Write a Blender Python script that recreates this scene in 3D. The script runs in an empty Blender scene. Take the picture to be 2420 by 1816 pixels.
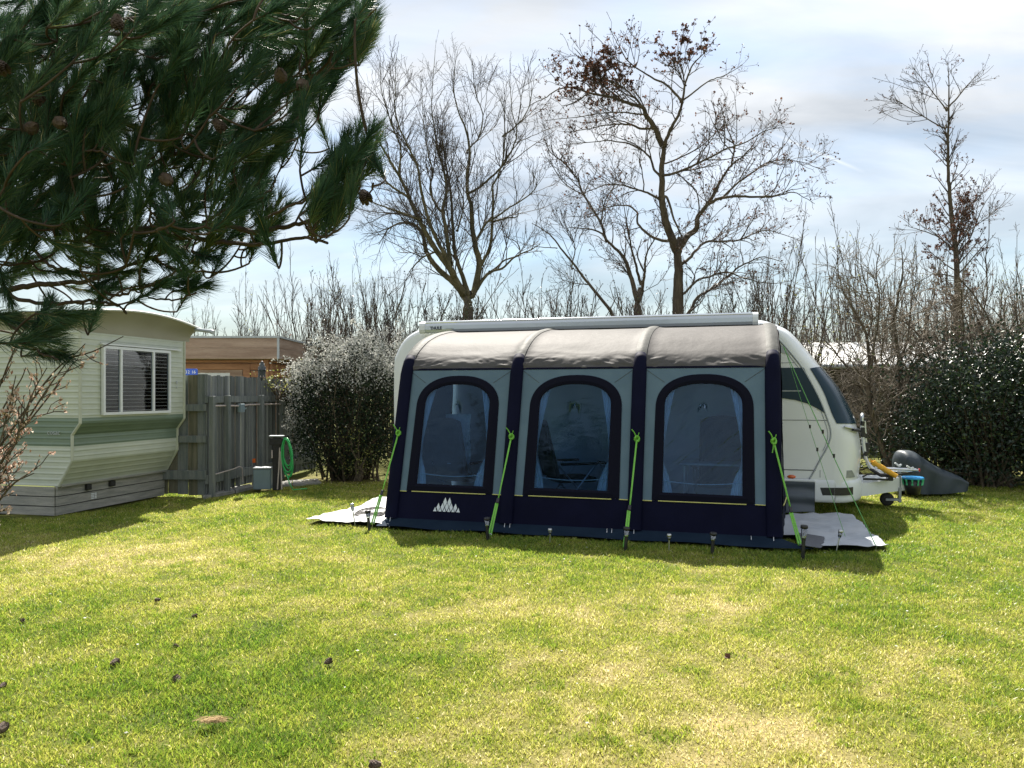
import bpy, math, random
import numpy as np
from mathutils import Vector, Matrix

# ---------------------------------------------------------------- camera, sky, sun, exposure
SC = bpy.context.scene
COL = SC.collection
F, CY, CX, EYE = 1828.0, 930.0, 1210.0, 1.5
cam_d = bpy.data.cameras.new("camera"); cam = bpy.data.objects.new("camera", cam_d); COL.objects.link(cam)
cam.location = (0, 0, EYE); cam.rotation_euler = (math.radians(90), 0, 0)
cam_d.sensor_width = 36; cam_d.lens = 36 * F / 2420; cam_d.shift_y = (CY - 908) / 2420
cam_d.clip_start = 0.05; cam_d.clip_end = 4000
SC.camera = cam
SUN_EL, SUN_AZ = math.radians(48), math.radians(-7)      # azimuth from +Y towards +X
sun_dir = Vector((math.sin(SUN_AZ) * math.cos(SUN_EL), math.cos(SUN_AZ) * math.cos(SUN_EL), math.sin(SUN_EL)))
sl = bpy.data.lights.new("sun", 'SUN'); sl.energy = 5.0; sl.angle = math.radians(0.5); sl.color = (1, .94, .84)
so = bpy.data.objects.new("sun", sl); COL.objects.link(so); so.location = (0, 0, 30)
so.rotation_euler = sun_dir.to_track_quat('Z', 'Y').to_euler()

def build_world():
    w = bpy.data.worlds.new("World"); SC.world = w; w.use_nodes = True
    nt = w.node_tree; nt.nodes.clear(); N = nt.nodes.new; L = nt.links.new
    out = N('ShaderNodeOutputWorld'); bg = N('ShaderNodeBackground'); bg.inputs[1].default_value = 0.075
    sky = N('ShaderNodeTexSky'); sky.sky_type = 'NISHITA'; sky.sun_disc = False
    sky.sun_elevation = SUN_EL; sky.sun_rotation = SUN_AZ; sky.air_density = 1.6; sky.dust_density = 0.3; sky.ozone_density = 3.0
    tc = N('ShaderNodeTexCoord'); sep = N('ShaderNodeSeparateXYZ'); L(tc.outputs['Generated'], sep.inputs[0])
    zz = N('ShaderNodeMath'); zz.operation = 'MAXIMUM'; L(sep.outputs[2], zz.inputs[0]); zz.inputs[1].default_value = 0.0
    za = N('ShaderNodeMath'); za.operation = 'ADD'; L(zz.outputs[0], za.inputs[0]); za.inputs[1].default_value = 0.22
    dv = N('ShaderNodeVectorMath'); dv.operation = 'DIVIDE'; L(tc.outputs['Generated'], dv.inputs[0])
    cb = N('ShaderNodeCombineXYZ')
    for i in range(3): L(za.outputs[0], cb.inputs[i])
    L(cb.outputs[0], dv.inputs[1])
    mp = N('ShaderNodeMapping'); L(dv.outputs[0], mp.inputs[0]); mp.inputs['Scale'].default_value = (.75, 1.5, 0); mp.inputs['Rotation'].default_value = (0, 0, .35); mp.inputs['Location'].default_value = (2.3, 1.1, 0)
    n1 = N('ShaderNodeTexNoise'); L(mp.outputs[0], n1.inputs['Vector']); n1.inputs['Scale'].default_value = 1.7; n1.inputs['Detail'].default_value = 9; n1.inputs['Roughness'].default_value = .52; n1.inputs['Distortion'].default_value = .7
    r = N('ShaderNodeValToRGB'); L(n1.outputs['Fac'], r.inputs[0])
    r.color_ramp.elements[0].position = .30; r.color_ramp.elements[0].color = (.50, .50, .50, 1)
    r.color_ramp.elements[1].position = .58; r.color_ramp.elements[1].color = (.98, .95, .95, 1)
    # cloud brightness varies with a second, softer noise
    n2 = N('ShaderNodeTexNoise'); L(mp.outputs[0], n2.inputs['Vector']); n2.inputs['Scale'].default_value = 1.5; n2.inputs['Detail'].default_value = 7; n2.inputs['Distortion'].default_value = .8
    r2 = N('ShaderNodeValToRGB'); L(n2.outputs['Fac'], r2.inputs[0])
    r2.color_ramp.elements[0].position = .33; r2.color_ramp.elements[0].color = (2.75, 2.95, 3.2, 1)
    r2.color_ramp.elements[1].position = .66; r2.color_ramp.elements[1].color = (5.2, 5.3, 5.4, 1)
    hz = N('ShaderNodeMapRange'); L(sep.outputs[2], hz.inputs[0]); hz.inputs[1].default_value = .04; hz.inputs[2].default_value = .30; hz.inputs[3].default_value = .38; hz.inputs[4].default_value = 1
    cf = N('ShaderNodeMath'); cf.operation = 'MULTIPLY'; L(r.outputs[0], cf.inputs[0]); L(hz.outputs[0], cf.inputs[1])
    mx = N('ShaderNodeMix'); mx.data_type = 'RGBA'; L(cf.outputs[0], mx.inputs[0]); sk = N('ShaderNodeMix'); sk.data_type = 'RGBA'; sk.blend_type = 'MULTIPLY'; sk.inputs[0].default_value = 1; L(sky.outputs[0], sk.inputs[6])
    hr = N('ShaderNodeValToRGB'); L(sep.outputs[2], hr.inputs[0]); hr.color_ramp.elements[0].position = .0; hr.color_ramp.elements[0].color = (.40, .46, .55, 1); hr.color_ramp.elements[1].position = .5; hr.color_ramp.elements[1].color = (.85, .9, .97, 1)
    L(hr.outputs[0], sk.inputs[7]); L(sk.outputs[2], mx.inputs[6]); L(r2.outputs[0], mx.inputs[7])
    # contrail: a thin great-circle streak low on the right
    def dirpx(px, py): return Vector(((px - CX) / F, 1, (CY - py) / F)).normalized()
    a, b = dirpx(1830, 318), dirpx(2030, 402)
    nrm = a.cross(b).normalized(); mid = (a + b).normalized()
    def dot(v):
        m = N('ShaderNodeVectorMath'); m.operation = 'DOT_PRODUCT'; L(tc.outputs['Generated'], m.inputs[0]); m.inputs[1].default_value = v; return m.outputs['Value']
    ab = N('ShaderNodeMath'); ab.operation = 'ABSOLUTE'; L(dot(nrm), ab.inputs[0])
    m1 = N('ShaderNodeMapRange'); L(ab.outputs[0], m1.inputs[0]); m1.inputs[1].default_value = 0; m1.inputs[2].default_value = .0026; m1.inputs[3].default_value = .4; m1.inputs[4].default_value = 0
    m2 = N('ShaderNodeMapRange'); L(dot(mid), m2.inputs[0]); m2.inputs[1].default_value = math.cos(.06); m2.inputs[2].default_value = math.cos(.03)
    mu = N('ShaderNodeMath'); mu.operation = 'MULTIPLY'; L(m1.outputs[0], mu.inputs[0]); L(m2.outputs[0], mu.inputs[1])
    mx2 = N('ShaderNodeMix'); mx2.data_type = 'RGBA'; L(mu.outputs[0], mx2.inputs[0]); L(mx.outputs[2], mx2.inputs[6]); mx2.inputs[7].default_value = (6, 6.1, 6.2, 1)
    L(mx2.outputs[2], bg.inputs[0]); L(bg.outputs[0], out.inputs[0])
build_world()
SC.view_settings.view_transform = 'Standard'; SC.view_settings.look = 'None'
SC.view_settings.exposure = 1.45; SC.view_settings.gamma = 1
SC.cycles.use_denoising = True; SC.cycles.denoising_prefilter = 'NONE'; SC.cycles.max_bounces = 8; SC.cycles.transparent_max_bounces = 16; SC.cycles.transmission_bounces = 6
SC.cycles.diffuse_bounces = 4; SC.cycles.glossy_bounces = 3; SC.cycles.sample_clamp_indirect = 6

# ---------------------------------------------------------------- helpers
def S(r, g, b):
    f = lambda c: (c / 255 / 12.92) if c <= 10 else ((c / 255 + .055) / 1.055) ** 2.4
    return (f(r), f(g), f(b))
def P(px, py, Y): return Vector(((px - CX) / F * Y, Y, EYE + (CY - py) / F * Y))
def G(px, py, z=0.0):
    Y = (EYE - z) * F / (py - CY); return Vector(((px - CX) / F * Y, Y, z))
AX = math.atan2(-.286, .958)
UO = Vector((-1.392, 8.57, 0)); UU = Vector((math.cos(AX), math.sin(AX), 0)); VV = Vector((-math.sin(AX), math.cos(AX), 0))
def W(u, v, z): return UO + UU * u + VV * v + Vector((0, 0, z))
def to_uv(p): d = Vector((p[0] - UO.x, p[1] - UO.y, 0)); return d.dot(UU), d.dot(VV)

def tag(o, label, cat, group=None):
    o['label'] = label; o['category'] = cat
    if group: o['group'] = group
    return o
def empty(name, loc=(0, 0, 0), rz=0.0, label=None, cat=None, group=None):
    o = bpy.data.objects.new(name, None); COL.objects.link(o); o.location = loc; o.rotation_euler = (0, 0, rz); o.empty_display_size = .2
    if label: tag(o, label, cat, group)
    return o
def link_mesh(name, me, mats, parent=None, smooth=False):
    o = bpy.data.objects.new(name, me); COL.objects.link(o)
    for m in (mats if isinstance(mats, (list, tuple)) else [mats]): me.materials.append(m)
    if parent: o.parent = parent
    return o
def mesh_np(name, v, f, mats, parent=None, smooth=False, attr=None):
    """v (N,3); f: array (M,k) or list of such arrays"""
    me = bpy.data.meshes.new(name); v = np.asarray(v, dtype=np.float32)
    fl = f if isinstance(f, list) else [f]
    fl = [np.asarray(a, dtype=np.int32) for a in fl if len(a)]
    me.vertices.add(len(v)); me.vertices.foreach_set('co', v.ravel())
    nl = sum(a.size for a in fl); npoly = sum(len(a) for a in fl)
    me.loops.add(nl); me.loops.foreach_set('vertex_index', np.concatenate([a.ravel() for a in fl]))
    st, tot = [], []; c = 0
    for a in fl:
        k = a.shape[1]; st.append(c + np.arange(len(a)) * k); tot.append(np.full(len(a), k)); c += a.size
    me.polygons.add(npoly); me.polygons.foreach_set('loop_start', np.concatenate(st).astype(np.int32))
    me.polygons.foreach_set('loop_total', np.concatenate(tot).astype(np.int32))
    if smooth: me.polygons.foreach_set('use_smooth', np.ones(npoly, dtype=bool))
    me.update(calc_edges=True); me.validate()
    if attr:
        for k, a in attr.items():
            at = me.attributes.new(k, 'FLOAT', 'POINT'); at.data.foreach_set('value', np.asarray(a, dtype=np.float32))
    return link_mesh(name, me, mats, parent)

class MB:
    """collects shapes, links them as one mesh"""
    def __init__(s): s.v = []; s.f = []; s.m = []; s.sm = []
    def add(s, vs, fs, mi=0, smooth=False):
        b = len(s.v); s.v += [tuple(p) for p in vs]
        for f in fs: s.f.append([b + i for i in f]); s.m.append(mi); s.sm.append(smooth)
        return s
    def box(s, lo, hi, mi=0, mat=None, bev=0.0):
        x0, y0, z0 = lo; x1, y1, z1 = hi
        if bev <= 0:
            p = [(x, y, z) for z in (z0, z1) for y in (y0, y1) for x in (x0, x1)]
            fs = [(0, 2, 3, 1), (4, 5, 7, 6), (0, 1, 5, 4), (2, 6, 7, 3), (0, 4, 6, 2), (1, 3, 7, 5)]
        else:
            b = min(bev, (x1 - x0) / 2.01, (y1 - y0) / 2.01, (z1 - z0) / 2.01); p = []; fs = []
            c = [(x0 + x1) / 2, (y0 + y1) / 2, (z0 + z1) / 2]; h = [(x1 - x0) / 2, (y1 - y0) / 2, (z1 - z0) / 2]
            ix = {}
            for sx in (-1, 1):
                for sy in (-1, 1):
                    for sz in (-1, 1):
                        for a in range(3):
                            q = [c[k] + (sx, sy, sz)[k] * (h[k] - (0 if k == a else b)) for k in range(3)]
                            ix[(sx, sy, sz, a)] = len(p); p.append(tuple(q))
            for a in range(3):
                o = [k for k in range(3) if k != a]
                for sg in (-1, 1):
                    loop = []
                    for s1, s2 in ((-1, -1), (1, -1), (1, 1), (-1, 1)):
                        k = [0, 0, 0]; k[a] = sg; k[o[0]] = s1; k[o[1]] = s2; loop.append(ix[tuple(k) + (a,)])
                    if (sg < 0) != (a == 1): loop = loop[::-1]
                    fs.append(loop)
            for a in range(3):
                o = [k for k in range(3) if k != a]
                for s1 in (-1, 1):
                    for s2 in (-1, 1):
                        def kk(sa, ax):
                            k = [0, 0, 0]; k[a] = sa; k[o[0]] = s1; k[o[1]] = s2; return ix[tuple(k) + (ax,)]
                        fs.append([kk(-1, o[0]), kk(1, o[0]), kk(1, o[1]), kk(-1, o[1])])
            for sx in (-1, 1):
                for sy in (-1, 1):
                    for sz in (-1, 1): fs.append([ix[(sx, sy, sz, a)] for a in range(3)])
        if mat is not None: p = [tuple(mat @ Vector(q)) for q in p]
        return s.add(p, fs, mi)
    def tube(s, pts, r, n=8, mi=0, caps=True, smooth=True, flat=None):
        pts = [Vector(p) for p in pts]; m = len(pts)
        rs = r if isinstance(r, (list, tuple)) else [r] * m
        vs = []; ref = None
        for i in range(m):
            t = (pts[min(i + 1, m - 1)] - pts[max(i - 1, 0)]).normalized()
            if ref is None:
                ref = Vector((0, 0, 1)) if abs(t.z) < .9 else Vector((1, 0, 0))
                e1 = t.cross(ref).normalized()
            else:
                e1 = (e1 - t * e1.dot(t)).normalized()
            e2 = t.cross(e1)
            for k in range(n):
                a = 2 * math.pi * k / n
                vs.append(pts[i] + (e1 * math.cos(a) + e2 * math.sin(a) * (flat or 1)) * rs[i])
        fs = []
        for i in range(m - 1):
            for k in range(n): fs.append((i * n + k, i * n + (k + 1) % n, (i + 1) * n + (k + 1) % n, (i + 1) * n + k))
        s.add(vs, fs, mi, smooth)
        if caps: s.add(vs[:n], [tuple(range(n))[::-1]], mi); s.add(vs[-n:], [tuple(range(n))], mi)
        return s
    def prism(s, poly, fn, d0, d1, mi=0):
        """poly (a,b) list; fn(a,b,d)->xyz"""
        n = len(poly); vs = [fn(a, b, d0) for a, b in poly] + [fn(a, b, d1) for a, b in poly]
        fs = [tuple(range(n))[::-1], tuple(range(n, 2 * n))] + [(i, (i + 1) % n, n + (i + 1) % n, n + i) for i in range(n)]
        return s.add(vs, fs, mi)
    def grid(s, fn, nu, nv, mi=0, smooth=True, closed=False):
        vs = [fn(i / nu, j / nv) for j in range(nv + 1) for i in range(nu + 1)]
        fs = [(j * (nu + 1) + i, j * (nu + 1) + i + 1, (j + 1) * (nu + 1) + i + 1, (j + 1) * (nu + 1) + i) for j in range(nv) for i in range(nu)]
        return s.add(vs, fs, mi, smooth)
    def lathe(s, prof, c=(0, 0, 0), n=16, mi=0, smooth=True, mat=None):
        vs = []
        for r, z in prof:
            for k in range(n):
                a = 2 * math.pi * k / n; q = Vector((r * math.cos(a), r * math.sin(a), z))
                if mat is not None: q = mat @ q
                vs.append(q + Vector(c))
        m = len(prof)
        fs = [(i * n + k, i * n + (k + 1) % n, (i + 1) * n + (k + 1) % n, (i + 1) * n + k) for i in range(m - 1) for k in range(n)]
        fs += [tuple(range(n))[::-1], tuple((m - 1) * n + k for k in range(n))]
        return s.add(vs, fs, mi, smooth)
    def build(s, name, mats, parent=None, weld=False):
        me = bpy.data.meshes.new(name); me.from_pydata([tuple(p) for p in s.v], [], s.f); me.update()
        me.polygons.foreach_set('material_index', s.m); me.polygons.foreach_set('use_smooth', s.sm)
        return link_mesh(name, me, mats, parent)

def spline(pts, n):
    """Catmull-Rom through pts -> (n,k) array"""
    p = np.asarray(pts, float)
    if len(p) < 3:
        t = np.linspace(0, 1, n)[:, None]; return p[0] * (1 - t) + p[-1] * t
    q = np.vstack([2 * p[0] - p[1], p, 2 * p[-1] - p[-2]])
    t = np.linspace(0, len(p) - 1 - 1e-6, n); i = t.astype(int); f = (t - i)[:, None]
    a, b, c, d = q[i], q[i + 1], q[i + 2], q[i + 3]
    return .5 * (2 * b + (c - a) * f + (2 * a - 5 * b + 4 * c - d) * f ** 2 + (3 * b - a - 3 * c + d) * f ** 3)

def lettering(body, size, loc, m, parent, depth=.002, align='LEFT', space=1.0, fat=0.0):
    cu = bpy.data.curves.new('lettering', 'FONT'); cu.body = body; cu.size = size; cu.extrude = depth; cu.align_x = align; cu.align_y = 'CENTER' if align == 'CENTER' else 'BOTTOM_BASELINE'; cu.space_character = space; cu.offset = fat
    t = bpy.data.objects.new('lettering', cu); COL.objects.link(t); dg = bpy.context.evaluated_depsgraph_get()
    me = bpy.data.meshes.new_from_object(t.evaluated_get(dg)); bpy.data.objects.remove(t); bpy.data.curves.remove(cu); me.name = 'lettering'; me.materials.clear()
    o = link_mesh('lettering', me, m, parent); o.location = loc; o.rotation_euler = (math.radians(90), 0, 0); return o

# ---------------------------------------------------------------- materials
def mat(name, col, rough=.55, col2=None, scale=6.0, stretch=(1, 1, 1), bump=0.0, bscale=None, metal=0.0, trans=0.0, tcol=None,
        attr=None, acol=None, spec=.5, coat=0.0, contrast=(.35, .68), detail=5, fine=None):
    m = bpy.data.materials.new(name); m.use_nodes = True; nt = m.node_tree; N = nt.nodes.new; L = nt.links.new
    b = nt.nodes['Principled BSDF']; out = nt.nodes['Material Output']
    b.inputs['Base Color'].default_value = (*col, 1); b.inputs['Roughness'].default_value = rough; b.inputs['Metallic'].default_value = metal
    b.inputs['Specular IOR Level'].default_value = spec; b.inputs['Coat Weight'].default_value = coat
    csock = None
    tc = N('ShaderNodeTexCoord'); mp = N('ShaderNodeMapping'); L(tc.outputs['Object'], mp.inputs[0]); mp.inputs['Scale'].default_value = stretch
    if col2 is not None:
        n = N('ShaderNodeTexNoise'); n.inputs['Scale'].default_value = scale; n.inputs['Detail'].default_value = detail; L(mp.outputs[0], n.inputs['Vector'])
        r = N('ShaderNodeValToRGB'); L(n.outputs['Fac'], r.inputs[0])
        r.color_ramp.elements[0].position, r.color_ramp.elements[1].position = contrast
        r.color_ramp.elements[0].color = (*col, 1); r.color_ramp.elements[1].color = (*col2, 1); csock = r.outputs[0]
    if attr:
        at = N('ShaderNodeAttribute'); at.attribute_name = attr
        r = N('ShaderNodeValToRGB'); L(at.outputs['Fac'], r.inputs[0]); cr = r.color_ramp
        while len(cr.elements) < len(acol): cr.elements.new(.5)
        for e, (p_, c_) in zip(cr.elements, acol): e.position = p_
        for e, (p_, c_) in zip(cr.elements, acol): e.color = (*c_, 1)
        csock = r.outputs[0]
    if fine:
        n = N('ShaderNodeTexNoise'); n.inputs['Scale'].default_value = fine[0]; n.inputs['Detail'].default_value = 4; L(mp.outputs[0], n.inputs['Vector'])
        mr = N('ShaderNodeMapRange'); L(n.outputs['Fac'], mr.inputs[0]); mr.inputs[1].default_value = .3; mr.inputs[2].default_value = .7; mr.inputs[3].default_value = 1 - fine[1]; mr.inputs[4].default_value = 1 + fine[1]
        mx = N('ShaderNodeMix'); mx.data_type = 'RGBA'; mx.blend_type = 'MULTIPLY'; mx.inputs[0].default_value = 1
        if csock: L(csock, mx.inputs[6])
        else: mx.inputs[6].default_value = (*col, 1)
        cb = N('ShaderNodeCombineXYZ')
        for i in range(3): L(mr.outputs[0], cb.inputs[i])
        L(cb.outputs[0], mx.inputs[7]); csock = mx.outputs[2]
    if csock: L(csock, b.inputs['Base Color'])
    if bump:
        n = N('ShaderNodeTexNoise'); n.inputs['Scale'].default_value = bscale or scale * 4; n.inputs['Detail'].default_value = 5; L(mp.outputs[0], n.inputs['Vector'])
        bp = N('ShaderNodeBump'); bp.inputs['Strength'].default_value = bump; bp.inputs['Distance'].default_value = .02; L(n.outputs['Fac'], bp.inputs['Height']); L(bp.outputs[0], b.inputs['Normal'])
    if trans:
        t = N('ShaderNodeBsdfTranslucent'); ms = N('ShaderNodeMixShader'); ms.inputs[0].default_value = trans
        if csock and tcol is None: L(csock, t.inputs[0])
        else: t.inputs[0].default_value = (*(tcol or col), 1)
        L(b.outputs[0], ms.inputs[1]); L(t.outputs[0], ms.inputs[2]); L(ms.outputs[0], out.inputs[0])
    return m

def glass_mat(name, tint, fac=.12, rough=.05, bump=0.0, bscale=8, stretch=(1, 1, 1), gcol=(.9, .95, 1), rot=None):
    m = bpy.data.materials.new(name); m.use_nodes = True; nt = m.node_tree; nt.nodes.clear(); N = nt.nodes.new; L = nt.links.new
    out = N('ShaderNodeOutputMaterial'); t = N('ShaderNodeBsdfTransparent'); t.inputs[0].default_value = (*tint, 1)
    g = N('ShaderNodeBsdfGlossy'); g.inputs['Roughness'].default_value = rough; g.inputs[0].default_value = (*gcol, 1)
    fr = N('ShaderNodeFresnel'); fr.inputs[0].default_value = 1.5
    ad = N('ShaderNodeMath'); ad.operation = 'ADD'; ad.use_clamp = True; L(fr.outputs[0], ad.inputs[0]); ad.inputs[1].default_value = fac
    ms = N('ShaderNodeMixShader'); L(ad.outputs[0], ms.inputs[0]); L(t.outputs[0], ms.inputs[1]); L(g.outputs[0], ms.inputs[2]); L(ms.outputs[0], out.inputs[0])
    if bump:
        tc = N('ShaderNodeTexCoord'); mp = N('ShaderNodeMapping'); L(tc.outputs['Object'], mp.inputs[0]); mp.inputs['Scale'].default_value = stretch
        if rot: mp.vector_type = 'TEXTURE'; mp.inputs['Rotation'].default_value = (0, rot, 0)
        n = N('ShaderNodeTexNoise'); n.inputs['Scale'].default_value = bscale; n.inputs['Detail'].default_value = 2; L(mp.outputs[0], n.inputs['Vector'])
        bp = N('ShaderNodeBump'); bp.inputs['Strength'].default_value = bump; bp.inputs['Distance'].default_value = .03; L(n.outputs['Fac'], bp.inputs['Height']); L(bp.outputs[0], g.inputs['Normal']); L(bp.outputs[0], fr.inputs['Normal'])
    return m

M = {}
M['navy'] = mat('navy_canvas', (.0035, .0042, .017), .7, (.005, .006, .023), scale=3, bump=.15, bscale=14, spec=.08)
M['frame'] = mat('black_window_binding', (.0025, .003, .011), .6, bump=.1, bscale=30, spec=.1)
M['panel'] = mat('grey_blue_canvas', (.105, .160, .215), .75, (.122, .182, .24), scale=4, bump=.12, bscale=9, spec=.08, fine=(260, .05))
M['roof'] = mat('taupe_roof_canvas', (.078, .074, .073), .62, (.097, .092, .090), scale=2.5, bump=.3, bscale=7, trans=.01, tcol=(.30, .36, .42), spec=.06, fine=(220, .06))
M['sleeve'] = mat('grey_green_sleeve', (.08, .082, .078), .6, (.10, .10, .094), scale=6, bump=.2, bscale=18, trans=.02, spec=.06)
M['yellow'] = mat('yellow_piping', (.55, .53, .16), .5, (.62, .6, .2), scale=30)
M['pvc'] = glass_mat('clear_pvc', (.34, .53, .77), .012, .09, .12, 4, (1, 1, 2.4), (.45, .68, .95))
M['pvc2'] = glass_mat('clear_pvc_creased', (.34, .53, .77), .02, .08, 1.0, 1.8, (1.6, 1, .12), (.5, .7, .95), -.72)
M['curtain'] = mat('sheer_curtain', (.88, .9, .93), .8, (.92, .93, .94), scale=9, trans=.2)
M['logo'] = mat('pale_logo_print', (.62, .68, .72), .6, (.7, .74, .78), scale=40)
M['flap'] = mat('slate_mud_flap', (.010, .020, .036), .8, (.014, .026, .044), scale=5, bump=.3, bscale=10, spec=.05)
M['lime'] = mat('lime_webbing', (.16, .48, .05), .55, (.22, .56, .08), scale=60, stretch=(1, 1, .3), trans=.12)
M['rope'] = mat('green_cord', (.09, .30, .07), .6, (.13, .36, .1), scale=90)
M['blackp'] = mat('black_plastic', (.012, .012, .014), .4, (.02, .02, .022), scale=25)
M['steel'] = mat('brushed_steel', (.55, .56, .57), .28, (.45, .46, .47), scale=30, stretch=(1, 1, 6), metal=.9)
M['alu'] = mat('aluminium_tube', (.66, .68, .70), .33, (.58, .6, .62), scale=20, metal=.75)
M['lens'] = glass_mat('clear_lamp_lens', (.86, .9, .9), .15, .15)
M['white'] = mat('white_caravan_skin', (.74, .765, .775), .28, (.78, .80, .81), scale=2, coat=.5, bump=.03, bscale=3)
M['bumper'] = mat('white_moulded_plastic', (.70, .73, .74), .38, (.74, .77, .78), scale=4)
M['glass'] = mat('tinted_acrylic_window', (.012, .034, .055), .16, (.016, .04, .064), scale=2, coat=.0, spec=.22)
M['trimg'] = mat('grey_trim', (.36, .39, .41), .45, (.42, .45, .47), scale=8)
M['seam'] = mat('dark_seam', (.05, .06, .07), .6, (.07, .08, .09), scale=30)
M['amber'] = mat('amber_lens', (.75, .16, .03), .25, (.6, .1, .02), scale=70, coat=.5)
M['red'] = mat('red_lens', (.6, .02, .02), .3, (.45, .01, .01), scale=60, coat=.4)
M['rubber'] = mat('black_rubber', (.014, .014, .015), .75, (.024, .023, .022), scale=40, bump=.2)
M['galv'] = mat('galvanised_metal', (.27, .29, .31), .5, (.36, .38, .40), scale=18, metal=.5)
M['sheet'] = mat('white_groundsheet', (.42, .43, .44), .65, (.50, .50, .51), scale=3, bump=.5, bscale=5, trans=.05)
M['sheetb'] = mat('blue_white_groundsheet', (.38, .41, .45), .6, (.46, .48, .51), scale=2.5, bump=.5, bscale=6)
M['matg'] = mat('grey_mat', (.085, .09, .105), .85, (.12, .125, .135), scale=60)
M['skirt'] = mat('slate_skirt_canvas', (.085, .105, .13), .6, (.11, .13, .155), scale=4, bump=.45, bscale=6, stretch=(.5, .5, 3))
M['cover'] = mat('slate_bike_cover', (.022, .034, .046), .5, (.03, .044, .056), scale=4, bump=.35, bscale=7)
M['cyan'] = mat('blue_plastic_rim', (.02, .27, .62), .35, (.03, .32, .68), scale=20)
M['peg'] = mat('green_peg', (.05, .42, .2), .4, (.07, .5, .25), scale=30)
M['foam'] = mat('yellow_foam', (.72, .36, .02), .7, (.8, .45, .05), scale=25, bump=.4)
M['cream'] = mat('cream_ribbed_cladding', (.46, .495, .42), .42, (.51, .54, .465), scale=1.6, bump=.04, bscale=5, fine=(7, .04))
M['green1'] = mat('sage_green_band', (.15, .205, .155), .42, (.17, .228, .175), scale=2, bump=.04, fine=(7, .04))
M['green2'] = mat('dark_sage_band', (.13, .18, .138), .42, (.15, .20, .155), scale=2, bump=.04, fine=(7, .04))
M['eave'] = mat('olive_cream_eave', (.27, .255, .185), .5, (.31, .295, .22), scale=2)
M['roofm'] = mat('pale_roof_sheet', (.55, .56, .54), .45, (.62, .63, .6), scale=3)
M['trimc'] = mat('cream_corner_trim', (.42, .44, .36), .4, (.47, .49, .41), scale=4)
M['skirtw'] = mat('weathered_skirting_boards', (.23, .23, .21), .8, (.36, .345, .31), scale=3, stretch=(1, 1, 9), bump=.3, bscale=20, fine=(30, .12))
M['winw'] = mat('white_window_frame', (.66, .68, .70), .4, (.72, .74, .76), scale=8)
M['wing'] = glass_mat('window_glass', (.72, .77, .8), .0, .03, .05, 2)
M['blind'] = mat('cream_blind_slats', (.58, .58, .55), .5, (.66, .66, .63), scale=8)
M['darkroom'] = mat('dark_interior', (.01, .011, .012), .9, (.016, .016, .017), scale=5)
M['fence'] = mat('weathered_fence_boards', (.10, .115, .12), .85, (.175, .185, .18), scale=2.6, stretch=(9, 9, .5), bump=.4, bscale=9, fine=(34, .16))
M['fence2'] = mat('pale_weathered_boards', (.15, .165, .165), .85, (.24, .25, .24), scale=2.6, stretch=(9, 9, .5), bump=.4, bscale=9, fine=(34, .16))
M['fence3'] = mat('dark_weathered_boards', (.06, .07, .07), .85, (.12, .13, .125), scale=2.6, stretch=(9, 9, .5), bump=.4, bscale=9, fine=(34, .16))
M['fenceo'] = mat('mossy_fence_boards', (.085, .085, .055), .85, (.16, .148, .105), scale=2.6, stretch=(9, 9, .5), bump=.4, bscale=9, fine=(34, .16))
M['post'] = mat('weathered_posts', (.11, .13, .128), .85, (.19, .20, .19), scale=3, stretch=(7, 7, .6), bump=.4, bscale=12, fine=(30, .14))
M['log'] = mat('oiled_log_wall', (.30, .135, .06), .6, (.46, .23, .115), scale=2, stretch=(.6, .6, 5), bump=.2, bscale=20, fine=(18, .12))
M['fascia'] = mat('greyed_fascia_boards', (.27, .18, .13), .75, (.40, .29, .22), scale=2.4, stretch=(.6, .6, 6), bump=.2, fine=(24, .12))
M['sign'] = mat('blue_sign_enamel', (.008, .07, .5), .3, (.01, .09, .56), scale=9)
M['signw'] = mat('white_lettering', (.75, .78, .8), .5, (.8, .82, .84), scale=30)
M['ink'] = mat('dark_lettering', (.02, .025, .04), .5, (.03, .035, .05), scale=30)
M['grbox'] = mat('grey_utility_box', (.16, .22, .25), .45, (.19, .25, .28), scale=5)
M['hose'] = mat('green_hose', (.02, .36, .09), .35, (.03, .42, .12), scale=40, coat=.3)
M['pipe'] = mat('copper_pale_pipe', (.42, .36, .33), .45, (.5, .43, .4), scale=20)
M['slab'] = mat('grey_paving_slab', (.20, .20, .185), .85, (.30, .295, .27), scale=8, bump=.4)
M['bark'] = mat('grey_brown_bark', (.065, .052, .038), .85, (.12, .098, .07), scale=7, stretch=(1, 1, .35), bump=.6, bscale=24, fine=(40, .2), spec=.1)
M['barkg'] = mat('mossy_bark', (.06, .055, .030), .85, (.14, .12, .07), scale=5, stretch=(1, 1, .4), bump=.6, bscale=22, fine=(40, .2), spec=.1)
M['twig'] = mat('dark_twigs', (.046, .036, .030), .8, (.076, .06, .05), scale=3)
M['twigp'] = mat('grey_brown_twigs', (.14, .115, .085), .8, (.22, .185, .14), scale=3)
M['pbark'] = mat('pine_bark', (.05, .037, .028), .85, (.095, .068, .048), scale=9, bump=.6, bscale=26, spec=.1)
M['needle'] = mat('pine_needles', (.03, .06, .035), .5, attr='rnd', acol=[(0, (.022, .056, .036)), (.45, (.042, .090, .044)), (.8, (.10, .14, .05)), (1, (.24, .21, .08))], trans=.22, spec=.12)
M['cone'] = mat('brown_pine_cone', (.05, .033, .023), .85, (.09, .06, .04), scale=40, bump=.4)
M['conedk'] = mat('weathered_pine_cone', (.05, .034, .026), .8, (.15, .105, .075), scale=60, bump=.4)
M['conetip'] = mat('pale_cone_scale_tips', (.30, .22, .16), .8, (.48, .38, .29), scale=70)
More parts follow.
